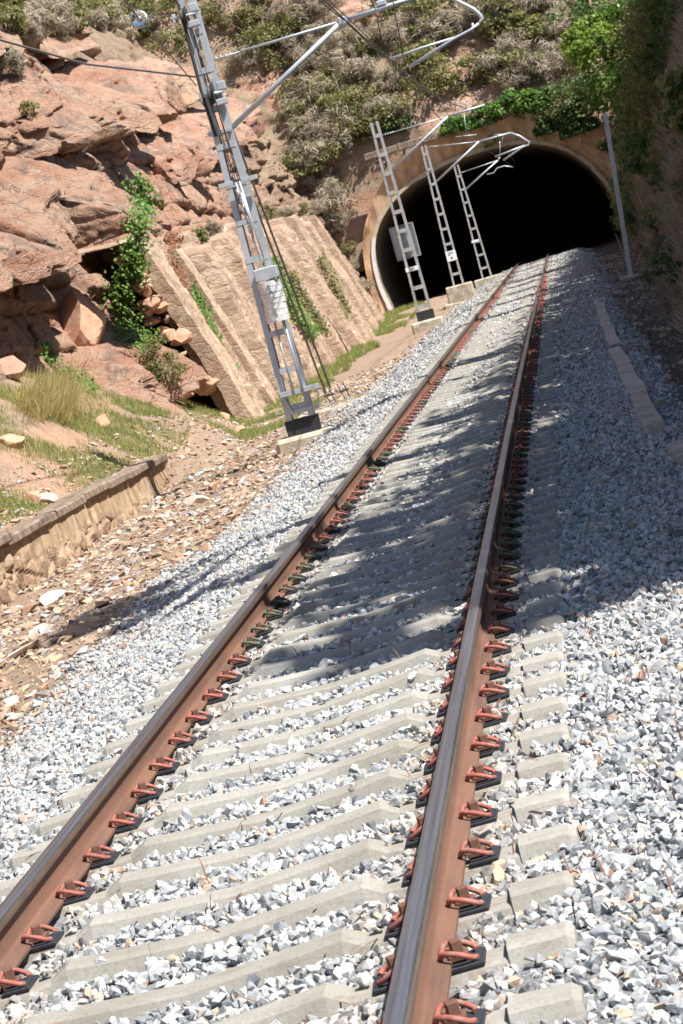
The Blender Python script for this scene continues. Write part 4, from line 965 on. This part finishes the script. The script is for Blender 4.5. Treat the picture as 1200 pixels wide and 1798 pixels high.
boulder(150, 1108, .30, 'grey brown flat stone among the dry rubble', M_boulder_grey, (1.6, .8, .35), 12)
boulder(60, 1120, .22, 'pale stone between the broad slab and the grey brown flat stone', M_boulder_pale, (1.3, .8, .5), 13)
boulder(345, 885, .20, 'yellow tinted stone lying past the end of the low wall', M_boulder_pale, (1.2, .8, .7), 14)
boulder(375, 858, .18, 'brown stone behind the yellow tinted stone past the wall end', M_boulder_grey, (1.2, .8, .6), 15)
boulder(420, 760, .24, 'tan rock beside the foot of the nearest mast', M_boulder, (1.2, .8, .7), 16)
boulder(395, 735, .26, 'tan rock in the grass between the shrub and the nearest mast', M_boulder, (1, .9, .8), 17)
boulder(1115, 650, .10, 'small light stone in the brown soil right of the concrete beams', M_boulder_pale, (1.1, .8, .7), 18)
for i in range(46):
    y = 452+242*random.random()**.9; x = 220+(y-422)*.62-8-random.random()*(18+.16*(y-450)); sd_ = 40+i
    boulder(x, y, random.uniform(.20, .38), 'reddish rubble stone stacked against the left side of the pale pilaster', (M_boulder_grey, M_boulder, M_boulder)[i % 3], (1.1, .9, .7), sd_, 0, Y=60.9+random.uniform(-.2, .35))['group'] = 'rubble stones beside the pilaster'
# broken pale pillar stub
p = Vector(hit(440, 728)[0]); m = MB(); m.box((0, 0, .3), (.35, .35, 1.0), Matrix.Rotation(.12, 3, 'Y'), .05); o = m.build('pillar_stub', M_pil); o.location = p; props(o, 'short broken pillar of pale stone at the foot of the ribbed wall', 'pillar')
# ------------------------------------------------------------------ leaves and blades
def leaf_np(P, Nn, size, asp=.55, droop=0.):
    n = len(P); d = rng.normal(size=(n, 3)); d -= (d*Nn).sum(1)[:, None]*Nn; d /= np.linalg.norm(d, axis=1)[:, None]+1e-9; d[:, 2] -= droop
    s = np.cross(Nn, d); L_ = size[:, None]
    return np.stack([P-d*L_*.5, P+s*L_*asp*.5+Nn*L_*.08, P+d*L_*.5, P-s*L_*asp*.5+Nn*L_*.08], 1)
def leaves(name, P, Nn, size, mt, parent=None, asp=.55, droop=0., rnd=None, loc=None):
    V = leaf_np(P, Nn, size, asp, droop)
    if loc is not None: V = V-np.array(loc)
    n = len(P); F = np.arange(4*n).reshape(n, 4); rnd = rng.random(n) if rnd is None else rnd
    return link(name, mesh_np(name, V.reshape(-1, 3), F, {'rnd': np.repeat(rnd, 4)}), mt, parent)
def crown_pts(rad, ncl, nper, spread, seed=0, shell=.35):
    r = np.random.default_rng(seed); c = r.normal(size=(ncl, 3)); c /= np.linalg.norm(c, axis=1)[:, None]
    c *= (r.uniform(shell, 1, ncl)**.6)[:, None]*np.array(rad)
    sc = r.uniform(.6, 1.35, ncl)*spread; tone = r.uniform(0, 1, ncl)
    k = np.repeat(np.arange(ncl), nper); o = r.normal(size=(len(k), 3)); o /= np.linalg.norm(o, axis=1)[:, None]; o *= (r.random(len(k))**.5*sc[k])[:, None]*np.array([1.15, 1.15, .75])
    P = c[k]+o; Nn = o/(np.linalg.norm(o, axis=1)[:, None]+1e-9)+r.normal(size=o.shape)*.6+np.array([0, 0, .35]); Nn /= np.linalg.norm(Nn, axis=1)[:, None]
    return c, P, Nn, np.clip(.6*tone[k]+.4*r.random(len(k)), 0, 1)
def shrub(loc, rad, leaf, label, mt=None, ncl=26, nper=55, seed=0, cat='shrub', name='shrub', asp=.55, stems=7, lift=None):
    mt = mt or M_leaf; loc = Vector(loc); e = empty(name, loc); lift = rad[2]*.8 if lift is None else lift
    c, P, Nn, rn = crown_pts(rad, ncl, nper, max(rad)*.34, seed); P[:, 2] += lift; c[:, 2] += lift; ok = P[:, 2] > -.3
    leaves('foliage', P[ok], Nn[ok], np.random.default_rng(seed).uniform(.7, 1.3, ok.sum())*leaf, mt, e, asp, rnd=rn[ok])
    m = MB()
    for i in range(stems):
        q = Vector(c[i % len(c)]); m.tube([(0, 0, -.1), (q.x*.35, q.y*.35, q.z*.5), tuple(q)], [.02*max(rad)+.004, .014*max(rad)+.003, .004], 5)
    m.build('stem', M_bark, e); props(e, label, cat); return e
def tree(loc, ht, rad, leaf, label, mt, ncl, nper, seed, lean=(0, 0), group=None, sprd=.27):
    loc = Vector(loc); e = empty('broadleaf_tree', loc); cz_ = ht-rad[2]*.8
    c, P, Nn, rn = crown_pts(rad, ncl, nper, max(rad)*sprd, seed, .2); off = np.array([lean[0], lean[1], cz_]); P += off; c += off
    leaves('crown', P, Nn, np.random.default_rng(seed).uniform(.7, 1.3, len(P))*leaf, mt, e, .6, rnd=rn)
    m = MB(); r0 = .035*ht; fork = Vector((lean[0]*.4, lean[1]*.4, cz_*.55)); m.tube([(0, 0, -.4), tuple(fork*.5+Vector((.05, .05, 0))), tuple(fork)], [r0*.5, r0*.4, r0*.33], 8)
    for i in range(9):
        q = Vector(c[i*3 % len(c)]); mid = (fork+q)/2+Vector((0, 0, .15*rad[2])); m.tube([tuple(fork), tuple(mid), tuple(q)], [r0*.24, r0*.13, r0*.03], 6)
    m.build('trunk', M_bark, e); props(e, label, 'tree', group); return e
def blades(name, P, h, mt, lean=.5, wd=.010, up=None, label=None, cat=None, kind='stuff', parent=None, rnd=None, bias=(0, 0, 0)):
    n = len(P); a = rng.uniform(0, 2*math.pi, n); d = np.stack([np.cos(a), np.sin(a), a*0], 1); s = np.stack([-np.sin(a), np.cos(a), a*0], 1)*wd
    ln = np.abs(rng.normal(0, lean, n))[:, None]; U = np.array([0, 0, 1.])[None]+np.array(bias)[None]; H_ = (h if hasattr(h, '__len__') else np.full(n, h))[:, None]
    fl = 1/(1+ln*ln); mid = P+U*H_*.6*fl+d*H_*ln*.3; tip = P+U*H_*fl+d*H_*ln
    V = np.stack([P-s, P+s, mid+s*.8, mid-s*.8, tip], 1); i = np.arange(n)[:, None]*5
    F = np.concatenate([i+np.array([[0, 1, 2, 3]]), i+np.array([[3, 2, 4, 4]])]); F = F[:n]; Ft = i+np.array([[3, 2, 4]])
    # quads as two triangles to keep one polygon size
    T = np.concatenate([i+np.array([[0, 1, 2]]), i+np.array([[0, 2, 3]]), Ft])
    rnd = rng.random(n) if rnd is None else rnd
    o = link(name, mesh_np(name, V.reshape(-1, 3), T, {'rnd': np.repeat(rnd, 5)}), mt, parent)
    return props(o, label, cat, None, kind)
def patch(px0, py0, px1, py1, n, only=None, poly=None):
    """points on the terrain inside an image window (used to spread plants where they grow)"""
    P = []; Nn = []
    for i in range(n):
        x, y = rng.uniform(px0, px1), rng.uniform(py0, py1); p, nn = hit(x, y, only); P.append(p[:]); Nn.append(nn[:])
    return np.array(P), np.array(Nn)
def spread(P, k, r, zoff=0.):
    Q = np.repeat(P, k, 0); Q[:, :2] += rng.normal(0, r, (len(Q), 2)); return Q
def onground(Q): Q[:, 2] = ground_z(Q[:, 0], Q[:, 1])-.01; return Q
# grass on the bench, by the wall foot and in front of the tunnel
n = 90000; Y = rng.uniform(30, 58, n); X = rng.uniform(-9.6, -6.6, n); g = fbm(np.stack([X*.9, Y*.6, X*0], -1), 4, 601)
k = g+.25*rng.normal(size=n)*.5 > -.06-.35*ss(34, 30, Y); Q = onground(np.stack([X, Y, Y*0], 1)[k]); Q = Q[inview(Q)]
blades('grass', Q, rng.uniform(.05, .20, len(Q)), M_grass, .7, .0045)
n = 40000; Y = rng.uniform(52, 66, n); X = rng.uniform(-8.2, -4.6, n); g = fbm(np.stack([X*.8, Y*.5, X*0], -1), 4, 602)
Q = onground(np.stack([X, Y, Y*0], 1)[g > .02]); Q = Q[inview(Q)]; blades('grass', Q, rng.uniform(.05, .22, len(Q)), M_grass, .7, .005)
n = 60000; Y = rng.uniform(66, 134, n); X = rng.uniform(-7.6, -5.3, n)+.0; g = fbm(np.stack([X*.8, Y*.3, X*0], -1), 4, 603)+.5*ss(-5.6, -6.8, X-xt(Y)*.0)
Q = onground(np.stack([X, Y, Y*0], 1)[g > .18]); Q = Q[inview(Q)]; blades('grass', Q, rng.uniform(.08, .34, len(Q)), M_grass, .6, .008)
# dry litter on the rubble strip
n = 9000; Y = rng.uniform(17, 60, n); X = rng.uniform(-6.6, -2.6, n); g = fbm(np.stack([X*.7, Y*.5, X*0], -1), 4, 611)
Q = onground(np.stack([X, Y, Y*0], 1)[(g > -.05) & (X < -2.9)]); Q = Q[inview(Q)]; Q[:, 2] += .02; blades('dry_litter', Q, rng.uniform(.05, .16, len(Q)), M_straw, 3., .004)
# clump of tall yellow grass
P, _ = patch(40, 700, 130, 745, 60, (0, 1)); Q = spread(P, 46, .12)
o = blades('tall_grass', Q, rng.uniform(.3, .95, len(Q)), M_straw, .75, .0045, kind=None, bias=(.5, -.1, 0)); props(o, 'clump of tall yellowing grass drooping over the slope under the square boulder', 'grass clump')
# ivy and creepers, shrubs on the rock
def ivy(pts, n, rpx, leaf, label, mt=None, only=None, name='ivy', off=.05, cat='ivy', Y=None):
    P = []; Nn = []; pts = np.array(pts, float)
    for i in range(n):
        t = rng.uniform(0, len(pts)-1.001); a = int(t); c = pts[a]*(1-(t-a))+pts[a+1]*(t-a); r = rpx*(.6+.7*abs(math.sin(t*5)))
        qx, qy = c[0]+rng.normal(0, r*.5), c[1]+rng.normal(0, r*.5); p, nn = hit(qx, qy, only)
        if Y and p.y > Y: p = Vector(at(qx, qy, Y+rng.normal(0, .12)))
        P.append(p[:]); Nn.append(nn[:])
    P = np.array(P); Nn = np.array(Nn); d = np.linalg.norm(P-np.median(P, 0), axis=1)
    ok = d < 12; P = P[ok]; Nn = Nn[ok]; Nn = Nn+rng.normal(size=Nn.shape)*.5+np.array([.3, -.3, .4]); Nn /= np.linalg.norm(Nn, axis=1)[:, None]
    o = leaves(name, P+Nn*rng.uniform(0, off*2.5, (len(P), 1)), Nn, rng.uniform(.6, 1.3, len(P))*leaf, mt or M_ivy, None, .85); return props(o, label, cat)
ivy([(243, 322), (250, 350), (247, 390), (235, 430), (240, 462), (222, 490), (205, 520), (222, 560)], 2600, 22, .10, 'bright green ivy trailing down the edge of the dark hollow in the cliff', Y=60.4)
ivy([(205, 578), (235, 590), (262, 606)], 900, 20, .09, 'low mat of ivy at the bottom of the rubble beside the pilaster', Y=60.3)
ivy([(80, 606), (88, 628), (95, 636)], 300, 9, .08, 'small tuft of ivy in the crack left of the big pale boulder')
ivy([(100, 648), (135, 665), (170, 690)], 420, 10, .08, 'thin trail of creeper on the slope under the big pale boulder')
ivy([(340, 500), (352, 540), (372, 590), (395, 640), (412, 672)], 1500, 11, .10, 'long green creeper hanging down the masonry left of the nearest mast')
ivy([(300, 410), (306, 450), (318, 500), (340, 560), (360, 600)], 1500, 12, .10, 'withered red brown creeper between the two pale pilasters', M_deadleaf)
ivy([(478, 458), (490, 500), (510, 520), (530, 560), (555, 590)], 1300, 12, .11, 'green creeper on the ribbed wall just right of the nearest mast')
ivy([(512, 480), (530, 520), (548, 548), (568, 578)], 900, 9, .11, 'creeper with reddish leaves on the ribbed wall behind the guy wires', M_olive)
ivy([(565, 450), (590, 500), (612, 560)], 600, 8, .12, 'thin creeper far along the ribbed wall towards the tunnel', M_olive)
shrub(hit(296, 668)[0], (.55, .6, .62), .075, 'rounded yellow green bush at the foot of the rubble beside the pale pilaster', M_olive, 34, 70, 5)
shrub(hit(258, 240)[0], (.5, .6, .4), .09, 'small dull green bush growing on the ledge of the cliff', M_olive, 20, 40, 6)
shrub(hit(60, 200)[0], (.35, .4, .3), .09, 'small bush on the cliff near the left edge', M_olive, 14, 30, 7)
# brush on top of the cliff and on the hillside
bi = 0
LB = ['dry grey brown bush on the steep hillside', 'dull olive bush on the steep hillside']
def brush(px, py, r, dry, label, seed, leaf=.16, group=None, only=(1, 2)):
    p, nn = hit(px, py, only)
    if dry == 1:
        c, P, Nn, rn = crown_pts((r, r, r*.7), 24, 70, r*.36, seed); ob = leaves('dry_bush', P+np.array(p)+np.array([0, -.1, r*.3]), Nn, rng.uniform(.6, 1.5, len(P))*leaf*2.2, M_dry, None, .09, rnd=rn); props(ob, label, 'bush', group); return ob
    e = shrub(p, (r, r, r*.75), leaf, label, M_olive if dry == 0 else M_leaf, 22, 60, seed, 'bush', 'bush', lift=r*.3)
    if group: e['group'] = group
    return e
spots = [(20, 30, 0), (70, 40, 1), (110, 20, 0), (165, 45, 1), (210, 30, 0), (245, 50, 0), (285, 30, 0), (300, 90, 0), (15, 130, 1), (40, 60, 1), (395, 20, 0), (420, 60, 0), (450, 40, 0), (470, 80, 0), (490, 110, 0), (500, 60, 0), (455, 5, 0),
    (520, 20, 1), (560, 120, 1), (600, 110, 1), (640, 130, 1), (620, 80, 1), (660, 90, 0), (690, 150, 1), (580, 160, 0), (560, 210, 0), (530, 240, 0), (545, 180, 0), (600, 210, 0), (640, 190, 0), (660, 220, 0), (620, 240, 0), (690, 210, 0), (530, 300, 0), (560, 320, 1), (600, 300, 0), (590, 370, 1), (610, 420, 1), (575, 350, 1), (625, 350, 0), (635, 460, 0), (600, 395, 1), (640, 320, 0), (520, 160, 0),
    (730, 60, 0), (760, 90, 0), (790, 50, 1), (720, 110, 0), (840, 20, 1), (870, 60, 0), (900, 100, 1), (930, 60, 0), (860, 120, 0), (950, 130, 1), (980, 60, 1), (1000, 120, 1), (910, 150, 1), (830, 150, 0), (970, 20, 1), (1020, 60, 1), (740, 30, 0), (700, 70, 1), (770, 160, 0), (880, 20, 0), (940, 10, 1)]
sr = np.random.default_rng(77)
for _ in range(48):
    x = sr.uniform(500, 1060); y = sr.uniform(0, 240)
    if y > 150 and x > 760: continue
    if x < 640 and y < 130 and sr.random() < .3: x -= 120
    spots.append((x, y, 1 if sr.random() < .62 else 0))
for _ in range(34): spots.append((sr.uniform(0, 300), sr.uniform(-10, 62), int(sr.random() < .45)))
for _ in range(26):
    t_ = sr.random(); spots.append((515+120*t_+sr.uniform(0, 70), 190+240*t_+sr.uniform(-40, 40), int(sr.random() < .6)))
spots = [q for q in spots if not (q[1] > 285 and q[0] > 598) and not (q[1] > 235 and q[0] > 640)]
for i, (x, y, dy) in enumerate(spots):
    p = hit(x, y, (1, 2))[0]; r = float(np.clip(.0085*p.y*rng.uniform(.7, 1.35), .45, 1.5))
    g = 'bushes on the hillside'
    brush(x, y, r, dy, LB[0] if dy == 1 else LB[1], 700+i, .10+.0007*p.y, g+(', dry' if dy == 1 else ', olive'))
for i, (x, y, r) in enumerate([(640, 215, 1.1), (680, 205, 1.0), (610, 250, .9), (700, 225, .8)]): brush(x, y, r, 2, 'bright green shrub behind the second mast, left above the tunnel', 800+i, .2)['group'] = 'green shrubs left above the tunnel'
# greenery over the portal coping
for i, (x, y, r, lb) in enumerate([(800, 222, .85, 'green ivy bush hanging over the coping left of the arch crown'), (850, 210, 1.0, 'bright green ivy bush on the coping above the arch crown'), (890, 190, 1.15, 'large bright green ivy bush above the arch crown, lit by the sun'), (935, 185, 1.2, 'large green ivy bush right of the sunlit one above the arch'),
        (985, 185, 1.9, 'dark green bush in the shade above the right half of the arch'), (1050, 188, 1.9, 'dark green bush in the shade hanging over the right of the arch'), (1108, 245, 1.6, 'dark green bush low over the right end of the arch'), (1015, 225, 1.0, 'dark bush just over the rim of the arch, right of its crown'), (965, 222, .8, 'dark bush close above the arch rim, left of its right haunch'), (1055, 150, 1.8, 'dark bush highest of those above the right half of the arch')]):
    e = shrub(at(x, y, 134.3), (r, r*.8, r*.8), .22, lb, M_ivy if i < 4 else M_leaf, 34, 90, 900+i, lift=0., cat='bush', name='ivy_bush')
shrub(at(862, 252, 134.4), (.5, .2, .5), .16, 'small ivy strands dangling over the arch crown', M_ivy, 9, 14, 951, lift=0., cat='ivy', name='ivy_strands')
for i, (x, y, dy) in enumerate([(268, 408, 1), (352, 420, 0), (375, 408, 1), (452, 384, 1), (470, 380, 0), (505, 378, 1), (528, 374, 0), (552, 372, 1), (580, 384, 1), (596, 408, 1), (612, 440, 0), (625, 470, 1), (640, 505, 1)]):
    p = hit(x, y, (1, 2, 4))[0]; r = .0042*p.y
    e = brush(x, y, r, dy, 'small dry bush along the top edge of the ribbed wall' if dy else 'small olive bush along the top edge of the ribbed wall', 860+i, .09, 'plants along the top of the ribbed wall, '+('dry' if dy else 'olive'), (1, 2, 4))
# bare little tree on the cliff, by the tie rod of the near mast
p, nn = hit(435, 85, (1, 2)); m = MB(); b0 = Vector(p); up = Vector((0, 0, 1)); sc_ = p.y*.001/4.28*60*.01
def twig(a, d, l_, r, dep):
    b = a+d*l_; m.tube([tuple(a), tuple((a+b)/2+Vector((random.gauss(0, .05), 0, random.gauss(0, .03)))*l_), tuple(b)], [r, r*.8, r*.6], 5)
    if dep:
        for _ in range(3): twig(a+(b-a)*random.uniform(.4, 1), (d+Vector((random.gauss(0, .5), random.gauss(0, .4), random.gauss(.1, .3)))).normalized(), l_*.65, r*.6, dep-1)
twig(b0, Vector((.1, 0, 1)), 1.5, .05, 3); o = m.build('bare_tree', M_dead); props(o, 'bare leafless little tree on the slope behind the tie rod of the nearest mast', 'tree')
# ------------------------------------------------------------------ right bank
bl = ['low dark shrub on the shaded right bank', 'tall green shrub on the shaded right bank']
for i in range(330):
    Yb = float(38+95*rng.random()**1.35); zb = float(.8+8*rng.random()); Xb = float(foot_x(Yb))+.45*zb; r = rng.uniform(.5, 1.0)*(1+.006*Yb)*(.6+.06*zb)
    if Yb < 76 and min(pix(np.array([Xb-.9*r-.2, Yb, zb+float(zt(Yb))+d_]))[0] for d_ in (-.5, .9*r, 1.6*r)) < 1128: continue
    dry = rng.random() < .25*(zb < 5)+.06
    if dry:
        k = 700; o = rng.normal(size=(k, 3))*np.array([.3*r, r, .5*r]); Q = np.array([Xb, Yb, zb+float(zt(Yb))])[None]+o; Q[:, 0] = foot_x(Q[:, 1])+.45*(Q[:, 2]-zt(Q[:, 1]))-.15
        ob = blades('dry_bush', Q, rng.uniform(.5, 1.2, k)*r, M_dry, .9, .009, kind=None, bias=(-.3, 0, 0)); props(ob, 'tangle of dry stems on the shaded right bank', 'bush', 'dry tangles on the right bank')
    else:
        e = shrub((Xb-.1, Yb, zb+float(zt(Yb))-.3), (r*.9, r*1.1, r*.9), .15, bl[0] if zb < 4 else bl[1], M_leaf if rng.random() < .7 else M_olive, 26, 60, 1000+i, 'bush', 'bush'); e['group'] = 'low shrubs on the right bank' if zb < 4 else 'tall shrubs on the right bank'
# small plants rooted all over the near face of the bank
br_ = np.random.default_rng(91)
for i in range(105):
    x_, y_ = br_.uniform(1118, 1204), br_.uniform(120, 650); p, nn = hit(x_, y_, (3,))
    if not (28 < p.y < 95): continue
    r = br_.uniform(.16, .36)*(p.y/45)**.5
    if br_.random() < .5+.3*(y_ > 480):
        k = 170; o = br_.normal(size=(k, 3))*np.array([.12, 1, .55])*r; Q = np.array(p)[None]+o+np.array([-.03, 0, 0])
        ob = blades('dry_bush', Q, br_.uniform(.5, 1.6, k)*r, M_dry, .9, .005, kind=None, bias=(-.5, -.2, -.3)); props(ob, 'small tuft of dry stems hanging on the shaded right bank', 'bush', 'dry tufts on the right bank')
    else:
        e = shrub(p+Vector((-.05, 0, -.1)), (r*.8, r*1.2, r), .085, 'small leafy plant rooted in the shaded face of the right bank', M_leaf if br_.random() < .6 else M_olive, 14, 34, 2000+i, 'bush', 'bush', lift=.1, stems=4); e['group'] = 'small plants on the right bank'
n = 15000; Y = 32+95*rng.random(n)**1.5; zb = rng.uniform(0, 1, n)**1.4*8; Q = np.stack([foot_x(Y)+.45*(zb+.3)-.12, Y, zb+zt(Y)-.05], 1); g = fbm(np.stack([Y*.3, zb*.6, zb*0], -1), 4, 641)
Q = Q[g > -.02]; Q = Q[inview(Q)]; blades('dry_grass', Q, rng.uniform(.15, .6, len(Q)), M_dry, .9, .006, bias=(-.45, 0, -.2))
n = 900; Y = 6+16*rng.random(n)**1.3; X = rng.uniform(-3.2, 2.4, n); Q = np.stack([X, Y, np.full(n, .012)], 1); Q[:, 2] = np.where(np.abs(X) < 1.35, .012, ground_z(X, Y)+.035); Q = Q[~near_rail(Q)]; Q = Q[inview(Q)]
blades('dry_twigs', Q, rng.uniform(.02, .12, len(Q)), M_deadleaf, 3., .0035)
# twigs, dead leaves on the brown soil of the right
n = 5000; Y = rng.uniform(22, 90, n); X = rng.uniform(2.6, 4.8, n)+xt(Y); Q = onground(np.stack([X, Y, Y*0], 1)); Q = Q[inview(Q)]; Q[:, 2] += .03; blades('dry_litter', Q, rng.uniform(.05, .16, len(Q)), M_dry, 3., .005)
# hedge along the crest: keeps the right shoulder of the track in shade
for i, Yb in enumerate(np.arange(13.9, 132, 3.1)):
    if i % 1 == 0:
        e = shrub((float(foot_x(Yb))+.45*8.8, float(Yb), 8.8+float(zt(Yb))), (1.0, 2.3, 1.25), .30, 'leafy bush along the crest of the right bank', M_leaf, 34, 64, 1200+i, 'bush', 'bush', lift=.5); e['group'] = 'bushes along the crest of the right bank'
# trees on the bank whose shadows fall across the track
def shade_tree(Ysh, Xsh, z, rad, seed, ncl=40, nper=45, label='leafy tree high on the right bank throwing dappled shade on the track', mt=None):
    t = (z-float(zt(Ysh)))/SUN[2]; cx_, cy_ = Xsh+float(xt(Ysh))+SUN[0]*t, Ysh+SUN[1]*t; bx_ = max(cx_, float(foot_x(cy_))+4.0); bz = 8.2+float(zt(cy_))
    return tree((bx_, cy_, bz), z+rad[2]*.8-bz, rad, .30, label, mt or M_leaf, ncl, nper, seed, (cx_-bx_, 0), 'trees on the right bank', .19)
SHADES = [(14.6, .5, 11.8, (1.1, .8, .9)), (17.6, .2, 12.2, (1.5, .7, 1.0)), (20.6, -.5, 12.6, (1.8, 1.3, 1.2)), (24.0, -2.8, 14.5, (1.0, 2.2, 1.1)), (13.6, .9, 11.2, (1.0, .5, .8)), (27.6, .0, 12.0, (1.4, .5, .9)), (31.8, .2, 11.8, (1.2, .45, .9)), (45.5, .2, 12.0, (1.6, 1.5, 1.2)),
    (41.5, -2.6, 14.5, (1.2, 1.2, 1.2)), (65.5, -.6, 12.6, (2., 1.2, 1.2)), (75, .2, 12, (1.6, 1.2, 1.)), (83, -1.5, 14, (2.2, 2.2, 1.2)), (101, .0, 12.5, (2, 4, 1.2)), (110, 0, 12.5, (2, 2.5, 1.2)), (119, 0, 12.5, (2, 3, 1.2)), (131, 0, 12.5, (2.5, 4, 1.5))]
for i, (a, b, c_, r_) in enumerate(SHADES): shade_tree(a, b, c_, r_, 1300+i, 24, 26)
# the tree in the upper right of the picture, with one branch in the sun
p = at(1140, 110, 96.); e = tree((float(p[0])+1.2, 96., 8.6), float(p[2])+2.6-8.6, (3.0, 2.6, 2.8), .20, 'leafy tree filling the upper right corner, mostly in shade', M_ivy, 90, 110, 1401, (-1.2, 0))
p = at(1034, 72, 89.); c, P, Nn, rn = crown_pts((1.15, 1.0, .95), 34, 46, .30, 1402); e = empty('branch_spray', p)
leaves('foliage', P, Nn, rng.uniform(.7, 1.3, len(P))*.17, M_lime, e, .75, rnd=rn)
m = MB(); m.tube([(2.6, 3.2, .2), (.8, .4, .25), (0, 0, 0), (-.5, 0, -.2)], [.06, .04, .025, .01], 6); m.build('stem', M_bark, e); props(e, 'sunlit lime green branch reaching left from the upper right tree', 'branch')
